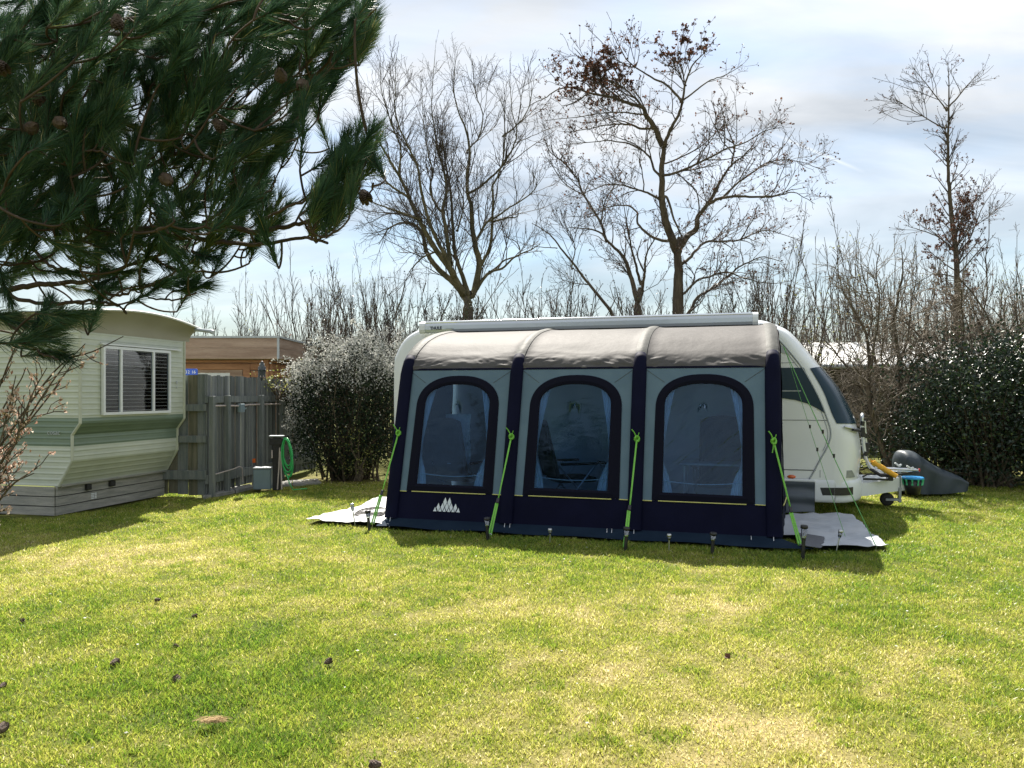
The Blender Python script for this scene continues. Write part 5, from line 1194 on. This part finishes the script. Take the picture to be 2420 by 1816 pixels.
def bl(px, i):
    if px < 690: return 'low shrub behind the log cabin'
    if px < 870: return 'dense twiggy shrub behind the white flowering bush'
    if px < 1930: return 'low twiggy shrub just behind the caravan roofline'
    return 'low twiggy shrub in the thicket at the right edge'
spread_copies(bsh, bs, 'low shrubs under the bare trees', 'shrub', bl)
ysh = leafy_shrub(57, .75, .6, 2.9, 520, .05, M['leafy'], 'budding_shrub', hollow=.5); ysh.location = P(985, 930, 17)[:]; ysh.location.z = 0; tag(ysh, 'budding shrub with yellow green leaves behind the left end of the cassette', 'shrub')
ysh2 = sapling(59, 3.6, 6, .10, leaf=(420, .045, M['leafy'], 'young_leaves'), name='budding_shrub'); q = P(1905, 930, 15.5); ysh2.location = (q.x, q.y, 0); tag(ysh2, 'thin shrub with scattered yellow green leaves above the caravan nose', 'shrub')

def chalet():
    a = P(1885, 930, 20.5); root = empty('white_chalet', (a.x, a.y, 0), -.05, 'long low building with white sunlit roof seen through the bare thicket', 'building')
    b = MB(); b.box((.1, .1, 0), (6.2, 4, 2.18)); b.build('wall', M['chaletw'], root)
    b = MB(); b.prism([(-.2, 2.20), (-.2, 2.26), (2.2, 2.98), (4.6, 2.26), (4.6, 2.20), (2.2, 2.90)], lambda y, z, d: (d, y, z), -.2, 6.5)
    for k in range(16): x = -.2 + .42 * k; b.tube([(x, -.2, 2.266), (x, 2.2, 2.986)], .02, 5)
    b.build('roof', M['chaletr'], root)
    b = MB(); b.tube([(-.25, -.27, 2.2), (6.5, -.27, 2.2)], .06, 8); b.build('gutter', M['trimg'], root)
chalet()

def thicket():
    # two-trunked twiggy tree in front of the chalet
    TT = dict(len=(1.45, .7, .3), dens=(8.5, 7.2, 7), start=(.16, .12, .1), ang=((.6, 1.35), (.4, 1.1), (.5, 1.1)), up=(.12, .1, .05), seg=(7, 5, 3), r=(.014, .0065, .0042), rt=(.0045, .0036, .003), wig=(.16, .2, .22), trop=(.015, .0, .0), trunk_sprout=True, flat=1)
    c8 = lambda x, y: (x, y)
    la = [([(1150, 1640), (1140, 1500), (1075, 1250), (1012, 1000), (1010, 700), (985, 500), (930, 350), (850, 200), (800, 60), (760, -120)], 24, 3), ([(1012, 800), (1030, 600), (1060, 400), (1080, 200), (1060, 0), (1090, -220)], 13, 2), ([(985, 500), (1020, 380), (1010, 200), (960, 20), (930, -160)], 9, 2), ([(1010, 900), (900, 780), (800, 640), (740, 560)], 6, 2)]
    lb = [([(1170, 1640), (1175, 1480), (1200, 1200), (1230, 980), (1235, 800), (1215, 600), (1190, 400), (1220, 200), (1250, 0), (1240, -200)], 30, 3), ([(1200, 1180), (1290, 940), (1360, 720), (1480, 620), (1600, 540), (1720, 400), (1880, 280)], 14, 2), ([(1260, 1000), (1320, 850), (1400, 600), (1440, 380), (1500, 180), (1540, 20)], 12, 2), ([(1190, 1160), (1130, 900), (1110, 700), (1130, 480), (1150, 260), (1130, 60)], 11, 2), ([(1235, 800), (1300, 560), (1330, 300), (1360, 60), (1350, -160)], 10, 2), ([(1360, 720), (1500, 640), (1640, 660), (1780, 620)], 8, 2)]
    traced('thicket_tree', 13.6, .303, (1750, 640), la, TT, 'bushy bare grey tree with left-curving trunk beside the caravan nose', 41, M['bark'], M['twigp'], spread=.35)
    traced('thicket_tree', 13.9, .303, (1750, 640), lb, TT, 'bushy bare grey tree forking low just behind the covered moped', 42, M['bark'], M['twigp'], spread=.4)
    # arching twig bushes over the evergreen hedge
    def arching(seed, px, Y, h, n, lab):
        R = np.random.default_rng(seed); root = empty('arching_shrub', (P(px, 930, Y).x, Y, 0), 0, lab, 'shrub', 'arching bare shrubs at the right'); T = dict(len=(1.0, .5), dens=(9.5, 8.5), start=(.2, .15), ang=((.4, 1.1), (.4, 1.1)), up=(.05, 0), seg=(6, 4), r=(.008, .0045), rt=(.004, .003), wig=(.14, .18), trop=(-.02, -.03)); main = []; out = {0: [], 1: []}
        for s in range(n):
            a = R.uniform(0, 6.28); ex = R.uniform(.6, 2.0); t = np.linspace(0, 1, 12); z = h * R.uniform(.7, 1.05) * np.sin(t * R.uniform(1.3, 2.1)); p = np.stack([math.cos(a) * ex * t ** 1.3, math.sin(a) * ex * .7 * t ** 1.3, z - .05 * (t == 0)], 1) + np.cumsum(R.normal(size=(12, 3)) * .02, axis=0)
            r = np.linspace(.024, .005, 12); main.append((p, r)); sprout(R, out, p, r, 0, T)
        v, f = tubes_np(main); mesh_np('trunk', v, f, M['bark'], root); v, f = tubes_np(out[0] + out[1]); mesh_np('crown', v, f, M['twigp'], root)
    arching(61, 2250, 15.2, 3.3, 14, 'arching bare shrub between the forked tree and the slender alder')
    arching(62, 2360, 14.6, 3.4, 15, 'arching bare shrub above the dark evergreen at the right edge')
    arching(63, 1930, 15.5, 2.7, 11, 'arching bare shrub just beyond the caravan nose')
    arching(64, 2090, 15.8, 3.0, 13, 'arching bare shrub behind the two trunks before the white roofed building')
    arching(65, 1800, 16.5, 3.2, 10, 'arching bare shrub behind the right end of the cassette')
    arching(66, 2290, 13.9, 3.5, 14, 'arching bare shrub rising straight out of the evergreen hedge')
    arching(67, 2430, 13.6, 3.5, 14, 'arching bare shrub over the evergreen cut by the right frame edge')
    for seed, px, Y, rx, ry, h, n, lab in ((71, 2345, 12.6, 1.25, .8, 2.35, 15000, 'big dark glossy evergreen bush at the right edge of the lawn'), (72, 2250, 13.4, .95, .7, 1.9, 8000, 'dark evergreen bush directly behind the covered moped'), (73, 2470, 12.8, 1.1, .9, 2.6, 9000, 'dark evergreen bush cut by the right frame edge'),
                                          (76, 2640, 12.4, 1.3, .9, 2.5, 7000, 'dark evergreen bush beyond the right frame edge'), (74, 2160, 14.6, .8, .6, 1.55, 3200, 'thin evergreen growth behind the two grey trunks'), (75, 2000, 14.6, .9, .5, .75, 1300, 'low green growth under the caravan nose')):
        o = leafy_shrub(seed, rx, ry, h, n, .062, M['leafd'] if seed != 75 else M['leafb'], 'evergreen_bush', hollow=.45, zmin=.1); q = P(px, 930, Y); o.location = (q.x, Y, 0); tag(o, lab, 'bush', 'evergreen bushes at the right')
thicket()

def flowering_bush():
    R = np.random.default_rng(81); c0 = P(832, 930, 13.6); root = empty('flowering_bush', (c0.x, 13.6, 0), 0, 'large evergreen bush with white blossom between the fence and the awning', 'bush')
    blobs = [(-.1, 0, 1.25, 1.0, .85, 1.15), (.25, .1, 1.75, .85, .8, .75), (-.5, -.05, 1.45, .65, .6, .55), (.65, .1, 1.2, .6, .6, 1.0), (-.1, -.2, .65, .95, .6, .62), (-.88, .1, 1.35, .26, .28, .33)]
    L, Fl, FD = [], [], []
    for cx, cy, cz, rx, ry, rz in blobs:
        n = int(6500 * rx * rz); d = R.normal(size=(n, 3)); d /= np.linalg.norm(d, axis=1)[:, None]; rad = R.uniform(.35, 1.0, n) ** .5
        lump = 1 + .14 * np.sin(d[:, 0] * 9 + cx * 7) * np.sin(d[:, 2] * 8 + 1) + .07 * R.normal(size=n)
        L.append(np.array((cx, cy, cz)) + d * (rad * lump)[:, None] * np.array((rx, ry, rz)))
        n = int(7600 * rx * rz); d = R.normal(size=(n, 3)); d /= np.linalg.norm(d, axis=1)[:, None]; lump = 1 + .14 * np.sin(d[:, 0] * 9 + cx * 7) * np.sin(d[:, 2] * 8 + 1)
        p = np.array((cx, cy, cz)) + d * (R.uniform(.9, 1.1, n) * lump)[:, None] * np.array((rx, ry, rz))
        pr = np.clip((p[:, 2] - 1.48) / .5, .006, 1) * np.clip(.55 + d[:, 2] * .9, .05, 1) + .35 * (p[:, 0] < -.75) * (p[:, 2] > .9); k = (R.random(n) < pr * .62)
        Fl.append(p[k]); FD.append(d[k])
    L = np.vstack(L); L = L[L[:, 2] > .03]; leaf_mesh('foliage', R, L, .05, M['leafq'], root)
    # sprays of blossom: little clusters along the shoots
    c = np.vstack(Fl); d = np.vstack(FD); rep = 3; c = np.repeat(c, rep, 0) + R.normal(size=(len(c) * rep, 3)) * .022
    leaf_mesh('blossom', R, c, .030, M['petal'], root, aspect=.95, fold=.5)
    br = []; fl = []
    for _ in range(70):                                        # loose flowering shoots breaking the outline
        k = R.integers(len(Fl[0]) + len(Fl[1])); p = c[k * rep]; dd = nrm(d[k] + R.normal(size=3) * .35 + np.array((-.15, 0, .2))); Ls = R.uniform(.15, .5); t = np.linspace(0, 1, 7)[:, None]; pts = p + dd * t * Ls + np.array((0, 0, -.12)) * t ** 2 * Ls; br.append((pts, np.linspace(.006, .003, 7)))
        for q in pts[1:]: fl.append(q + R.normal(size=(6, 3)) * .022)
    for q in L[R.permutation(len(L))[:120]]:
        t = np.linspace(0, 1, 8)[:, None]; a = np.array((R.normal() * .2, R.normal() * .15, -.05)); br.append((a * (1 - t) + q * t + np.sin(t * 3.1) * np.array((0, 0, .15)), np.linspace(.02, .005, 8)))
    v, f = tubes_np(br); mesh_np('branches', v, f, M['bark'], root); leaf_mesh('blossom_shoots', R, np.vstack(fl), .03, M['petal'], root, aspect=.95, fold=.5)
    o = leafy_shrub(83, .42, .25, .4, 330, .04, M['leafy'], 'climbing_plant', zmin=-9); q = P(668, 905, 13.3); o.location = (q.x, 13.3, q.z - .25); tag(o, 'yellow green leafy climber spilling over the fence top beside the pigeon', 'plant')
    o = leafy_shrub(84, .25, .2, .8, 420, .035, M['leafy'], 'young_plant'); q = P(848, 930, 12.9); o.location = (q.x, 12.9, .1); tag(o, 'bright yellow green young shoots at the foot of the flowering bush', 'plant')
flowering_bush()

# ---------------------------------------------------------------- near pine, budding bush, cones
def cone_mesh(name, m, parent, loc, L=.075, rot=None, openness=.35):
    """egg shaped cone with overlapping scales"""
    b = MB(); R_ = lambda t: .38 * L * (math.sin(math.pi * (.06 + .88 * t)) ** .75) * (1.12 - .45 * t)
    b.lathe([(max(.001, R_(t) * .58), L * (t - .5)) for t in np.linspace(0, 1, 9)], n=10)
    rows = 7
    for i in range(rows):
        t = .04 + .92 * i / rows; r = R_(t); n = max(4, int(2 * math.pi * r / (L * .24)))
        for k in range(n):
            a = 2 * math.pi * (k + .5 * (i % 2)) / n; w = L * .15; q = Matrix.Rotation(a, 4, 'Z') @ Matrix.Translation((r * .62, 0, L * (t - .5))) @ Matrix.Rotation(-(openness + .6 * (1 - t)), 4, 'Y')
            vs = [q @ Vector(p) for p in ((0, -w * .7, -w * .25), (0, w * .7, -w * .25), (w * 1.5, w, 0), (w * 2.0, 0, w * .2), (w * 1.5, -w, 0), (w * 1.2, 0, w * .55))]
            b.add(vs, [(0, 1, 2, 3, 4), (0, 5, 1), (4, 5, 0)]); b.add(vs, [(1, 5, 2), (2, 5, 3), (3, 5, 4)], 1)
    o = b.build(name, [m, m if parent else M['conetip']], parent); o.location = loc
    if rot: o.rotation_euler = rot
    return o
def pine():
    R = np.random.default_rng(91); sc = .482
    org = Vector((-4.1, 4.0, 0)); root = empty('pine_tree', org, 0, 'near pine with long dark needles and brown cones hanging into the upper left', 'tree')
    def W5(x, y, Y): p = P(x * sc, y * sc, Y) - org; return np.array(p)
    limbs = [([(-420, 1250), (-180, 1120), (0, 1060), (120, 1072), (300, 1110), (520, 1140), (760, 1122), (1000, 1105), (1130, 1108), (1250, 1140), (1400, 1112), (1540, 1080), (1680, 1010)], 3.7, 3.0, 27, 6), ([(720, 1130), (820, 1155), (930, 1165), (1060, 1188), (1210, 1200), (1350, 1190), (1480, 1165), (1600, 1190)], 3.35, 2.9, 14, 6),
             ([(-500, 300), (-200, 700), (0, 955), (70, 1050)], 3.9, 3.6, 24, 17), ([(0, 1065), (150, 1000), (300, 905), (430, 820), (520, 700), (600, 560), (640, 400)], 3.6, 3.9, 22, 7), ([(-300, 760), (60, 700), (230, 580), (350, 420), (430, 330), (500, 220), (560, 60), (610, -80)], 3.9, 3.4, 17, 6),
             ([(-350, 1560), (-100, 1440), (60, 1420), (180, 1396), (300, 1390), (420, 1380), (540, 1340), (660, 1292), (760, 1262), (870, 1205)], 3.8, 3.4, 17, 5), ([(30, 1425), (90, 1468), (250, 1492), (420, 1480), (560, 1495), (620, 1540)], 3.7, 3.3, 11, 5), ([(100, 1180), (180, 1240), (260, 1312), (380, 1342), (460, 1390), (560, 1452), (660, 1420), (750, 1398), (890, 1315)], 3.6, 3.3, 10, 5),
             ([(1000, 1090), (1100, 1030), (1160, 990), (1192, 880), (1210, 780)], 3.2, 3.2, 8, 4), ([(1155, 995), (1250, 990), (1330, 925), (1350, 860)], 3.2, 3.1, 6, 4), ([(300, 905), (600, 860), (850, 760), (1080, 665), (1200, 640), (1270, 595), (1380, 480), (1500, 410), (1610, 300), (1720, 180), (1840, 40)], 3.8, 3.1, 13, 5), ([(1190, 645), (1340, 700), (1450, 690)], 3.4, 3.2, 6, 4),
             ([(750, 1262), (830, 1310), (900, 1330)], 3.4, 3.3, 5, 4), ([(-100, 1440), (0, 1540), (80, 1620), (180, 1655), (330, 1640)], 3.5, 3.0, 9, 4), ([(-150, 1500), (40, 1590), (160, 1700), (230, 1745), (290, 1770)], 3.3, 2.9, 8, 4), ([(-300, 200), (200, 150), (600, 170), (1000, 130), (1350, 30)], 4.2, 3.6, 13, 5), ([(430, 820), (620, 840), (760, 900), (900, 960)], 3.7, 3.4, 9, 4), ([(800, 790), (950, 560), (1050, 380), (1150, 200), (1250, 40)], 3.7, 3.5, 8, 4),
             ([(660, 1420), (740, 1460), (860, 1470), (960, 1440)], 3.4, 3.3, 5, 4), ([(1250, 1090), (1420, 1010), (1560, 960), (1690, 900), (1790, 960), (1830, 900)], 3.0, 2.8, 8, 5), ([(1690, 930), (1750, 800), (1790, 700), (1800, 640)], 2.9, 2.8, 6, 4)]
    br = []; nodes = []
    for pts, Y0, Y1, r0, r1 in limbs:
        n = len(pts); q = np.array([W5(x, y, Y0 + (Y1 - Y0) * i / (n - 1)) for i, (x, y) in enumerate(pts)]); s = spline(q, n * 5); s += R.normal(size=s.shape) * .003
        k = sc * Y0 / F; br.append((s, np.linspace(r0 * k, r1 * k, len(s)))); nodes.append(s)
    tr = spline([(0, 0, -.2), (.03, .0, 1.2), (-.05, .05, 2.6), (.05, .0, 4.0), (0, .1, 5.6), (.05, .0, 7.0)], 40); br.append((tr, np.linspace(.16, .05, 40)))
    for pts in [(tr[14], br[0][0][0]), (tr[17], br[2][0][0]), (tr[12], br[5][0][0]), (tr[20], br[15][0][0]), (tr[20], br[4][0][0])]: br.append((spline(pts, 5), np.array([.05, .045, .04, .035, .03]) * .7))
    for s in (2, 5): pass
    nodes = np.vstack(nodes)
    poly = [(-120, -60), (1890, -60), (1880, 120), (1790, 250), (1680, 370), (1600, 470), (1530, 540), (1430, 540), (1460, 640), (1430, 690), (1370, 740), (1320, 860), (1345, 950), (1420, 1010), (1450, 1100), (1380, 1130), (1160, 1160), (1090, 1180), (1075, 1270), (1030, 1330), (1000, 1460), (900, 1470), (860, 1400), (700, 1440), (600, 1540), (480, 1530), (440, 1480), (420, 1560), (360, 1620), (240, 1640), (100, 1600), (-120, 1640)]
    tuft = [(1480, 960), (1560, 880), (1620, 800), (1690, 660), (1770, 640), (1860, 660), (1870, 720), (1830, 820), (1760, 930), (1700, 1000), (1640, 1040), (1560, 1040), (1500, 1030)]
    cand = []
    while len(cand) < 720:
        x, y = R.uniform(-120, 1900), R.uniform(-60, 1640); a = np.array([x]), np.array([y])
        if in_poly(*a, poly)[0]:
            p = 1.0 if y < 1000 else (.75 if y < 1200 else .36)
            if y < 700 and x < 1500: p = 1.0
            if smooth_noise(np.array([x + 300.]), np.array([y + 300.]), 44, 170.)[0] < .22: p *= .35
            if 880 < y < 1010 and 600 < x < 1330: p *= .7
            if R.random() < p: cand.append((x, y, 0))
        elif in_poly(*a, tuft)[0]: cand.append((x, y, 1))
    for x, y in ((1560, 1010), (1640, 1020), (1600, 960), (1690, 940), (1740, 880), (1700, 820), (1790, 720), (1850, 700), (1830, 780), (1760, 650), (1580, 920), (1660, 1080), (1600, 1100), (1540, 1090)): cand.append((x, y, 1))
    for x, y in ((120, 1610), (240, 1640), (330, 1600), (400, 1560), (280, 1700), (330, 1775), (300, 1745), (60, 1560)): cand.append((x, y, 2))
    items = []
    for x, y, kd in cand:
        Y = R.uniform(2.75, 3.15) if kd == 1 else (R.uniform(2.75, 3.1) if kd == 2 else R.uniform(2.85, 4.5)); e = W5(x, y, Y)
        d = np.array((.35 + .25 * (x > 900), R.normal() * .35, .75 if y < 1180 else .12)) + R.normal(size=3) * np.array((.42, .3, .34))
        if kd == 1: d = np.array((.34, 0, .85)) + R.normal(size=3) * .34
        if kd == 2: d = np.array((.85, 0, -.05)) + R.normal(size=3) * .3
        items.append((e, nrm(d), R.uniform(.13, .25) if kd != 1 else R.uniform(.08, .15), x))
    items.sort(key=lambda t: t[3])
    NV, NQ, NT, rnd, nb = [], [], [], [], 0
    for e, d, L, x in items:
        base = e - d * L; dv = base - nodes; dn_ = np.linalg.norm(dv, axis=1) + 1e-6; cost = dn_ * (1.35 - .55 * (dv @ d) / dn_) + .5 * np.maximum(0, nodes[:, 0] - base[0]); a = nodes[cost.argmin()]
        t = np.linspace(0, 1, 8)[:, None]; dist = np.linalg.norm(base - a); c = .45 * a + .55 * base - d * min(dist * .22, .07); pth = a * (1 - t) ** 2 + 2 * c * t * (1 - t) + base * t ** 2
        br.append((pth, np.linspace(.004 + .006 * min(dist, 1), .0042, 8))); nodes = np.vstack([nodes, pth[2:]])
        bend = np.array((0, 0, .18)) * L; ts = np.linspace(0, 1, 5)[:, None]; ax = base + d * L * ts + bend * ts ** 2 * .6; br.append((ax, np.linspace(.0042, .0022, 5)))
        n = int(R.uniform(240, 320) * (1 if L > .13 else .62)); s = R.random(n) ** .8; o = base + d[None] * (L * s)[:, None] + bend * (s ** 2 * .6)[:, None]
        pr = R.normal(size=(n, 3)); pr -= d * (pr @ d)[:, None]; pr /= np.linalg.norm(pr, axis=1)[:, None]; an = np.radians(R.uniform(16, 52, n) - 10 * s)
        nd = d * np.cos(an)[:, None] + pr * np.sin(an)[:, None]; ln = R.uniform(.06, .105, n)[:, None] * R.uniform(.85, 1.15); w = .00115
        sd = np.cross(nd, R.normal(size=(n, 3))); sd /= np.linalg.norm(sd, axis=1)[:, None]; cv = (d * .35 - pr * .25)[:, :] * ln * .35 + np.array((0, 0, -.03)) * ln
        v = np.empty((n, 5, 3)); v[:, 0] = o - sd * w; v[:, 1] = o + sd * w; m = o + nd * ln * .55 + cv * .25; v[:, 2] = m + sd * w * .9; v[:, 3] = m - sd * w * .9; v[:, 4] = o + nd * ln + cv
        i = nb + (np.arange(n) * 5)[:, None]; NV.append(v.reshape(-1, 3)); NQ.append(i + np.array([[0, 1, 2, 3]])); NT.append(i + np.array([[3, 2, 4]])); nb += n * 5
        rnd.append(np.repeat(np.clip(R.normal(.4, .14) + R.normal(size=n) * .13 + (R.random(n) < .03) * .5, 0, 1), 5))
    v, f = tubes_np(br, (12, 7, 4)); mesh_np('trunk', v, f, M['pbark'], root, smooth=True)
    mesh_np('crown', np.vstack(NV), [np.vstack(NQ), np.vstack(NT)], M['needle'], root, attr={'rnd': np.concatenate(rnd)})
    for x, y, Y, ang in ((575, 110, 2.75, 2.9), (10, 330, 2.8, 2.6), (300, 605, 2.85, 1.2), (160, 625, 2.9, 1.9), (820, 885, 2.85, 1.0), (1375, 365, 2.9, 2.0), (1480, 420, 2.9, 1.1), (1790, 965, 2.75, 2.7), (1075, 615, 2.95, 2.4), (180, 480, 2.9, 2.2)):
        cone_mesh('cone', M['cone'], root, tuple(W5(x, y, Y)), .056, (0.2, ang, R.uniform(0, 3)), .3)
pine()

def budding_bush():
    R = np.random.default_rng(95); Y = 3.3; org = P(-260, 930, Y); org.z = 0; root = empty('budding_bush', org, 0, 'bare bush with pinkish cream buds leaning into the left edge', 'bush')
    T = dict(len=(.34, .13), dens=(15, 15), start=(.52, .25), ang=((.35, 1.1), (.4, 1.1)), up=(.15, .3), seg=(6, 4), r=(.0042, .0026), rt=(.0020, .0016), wig=(.16, .2), trop=(.03, .06), flat=.9); main = []; out = {0: [], 1: []}
    stems = [[(-230, 1790), (-120, 1450), (-30, 1160), (40, 1030), (100, 930), (150, 860), (195, 812)], [(-250, 1790), (-160, 1440), (-80, 1170), (20, 1010), (90, 905), (140, 850), (200, 828), (268, 792)], [(-240, 1790), (-90, 1420), (0, 1150), (45, 1030), (85, 930), (120, 870)], [(-260, 1790), (-200, 1400), (-110, 1150), (-10, 1040), (60, 940), (105, 860), (118, 842)], [(-260, 1790), (-180, 1350), (-60, 1040), (0, 940), (40, 850), (85, 760)],
             [(-220, 1790), (-100, 1480), (-10, 1230), (30, 1120), (60, 1080), (100, 1050), (128, 1010)], [(-220, 1790), (-110, 1500), (-40, 1260), (20, 1160), (70, 1120), (95, 1105)], [(-200, 1790), (-120, 1520), (-60, 1230), (10, 1130), (80, 1128), (135, 1110)], [(-250, 1790), (-150, 1450), (-60, 1200), (30, 1060), (70, 960), (98, 890)], [(-240, 1790), (-190, 1500), (-120, 1200), (-30, 1060), (20, 960), (60, 900), (75, 870)]]
    for st in stems:
        dp = R.uniform(-.3, .3); q = np.array([np.array(P(x, y, Y)) - np.array(org) + np.array((0, dp * i / len(st), 0)) for i, (x, y) in enumerate(st)]); s = spline(q, 40); r = np.linspace(.0075, .0020, 40); main.append((s, r)); sprout(R, out, s, r, 0, T)
    v, f = tubes_np(main, (8, 6, 4)); mesh_np('trunk', v, f, M['bark'], root, smooth=True); v, f = tubes_np(out[0] + out[1], (6, 4, 4)); mesh_np('crown', v, f, M['bark'], root)
    c, d = [], []
    for p, r in out[0] + out[1]:
        t = nrm(p[-1] - p[-2]); k = R.integers(3, 8)
        for _ in range(k): q = R.integers(1, len(p)) if R.random() < .5 else len(p) - 1; c.append(p[q] + R.normal(size=3) * .006); d.append(t + R.normal(size=3) * .5 + np.array((0, 0, .3)))
    c, d = np.array(c), np.array(d); leaf_mesh('buds', R, c, .018, M['bud'], root, dirs=d, aspect=.5, fold=.7)
budding_bush()

def fallen():
    spots = [(270, 1564, 'dark open pine cone standing upright on the lawn at the left', .07), (419, 1605, 'pine cone with pale scale tips lying right of the upright one', .068), (775, 1561, 'squat pine cone lying alone on the greener middle lawn', .06), (887, 1806, 'pine cone cut by the bottom edge of the lawn', .066), (3, 1722, 'pine cone half outside the left frame edge', .08),
             (6, 1618, 'small dark pine cone at the left frame edge above the half hidden one', .05), (373, 1414, 'small pine cone on the dry strip left of the lawn centre', .05), (460, 1452, 'small flattened pine cone just below the dry strip', .05), (417, 1524, 'small dark pine cone sunk in the greener grass', .048), (52, 1462, 'small dark pine cone far left on the lawn', .045)]
    R = random.Random(6)
    for px, py, lab, L in spots:
        L *= .76; p = G(px, py + 6, 0); o = cone_mesh('pine_cone', M['conedk'], None, (p.x, p.y, L * .16), L, (R.uniform(1.0, 1.7), R.uniform(-.4, .4), R.uniform(0, 6)), .55); tag(o, lab, 'pine cone', 'fallen pine cones')
    Rn = np.random.default_rng(4); p = np.array(G(505, 1712)); n = 260; s = Rn.random(n); a = Rn.normal(.2, .25, n); c = p + np.stack([Rn.normal(size=n) * .022, Rn.normal(size=n) * .012, .012 + .014 * Rn.random(n)], 1); br = []
    for k in range(n): d = np.array((math.cos(a[k]), math.sin(a[k]), Rn.normal() * .12)); L = Rn.uniform(.03, .07); br.append((np.array([c[k] - d * L / 2, c[k] + (0, 0, .004), c[k] + d * L / 2]), np.array([.0008, .0009, .0005])))
    v, f = tubes_np(br, (4, 4, 3)); tag(mesh_np('straw_wisp', v, f, M['straw']), 'wisp of dry straw lying on the green lawn near the lower left', 'straw')
    p = G(1718, 1556); o = leaf_mesh('dead_leaf', Rn, np.array([[0, 0, .008], [.006, .004, .012]]), .05, M['dead'], None, aspect=.9); o.location = p; tag(o, 'single russet leaf lying on the dry lawn right of centre', 'leaf')
fallen()
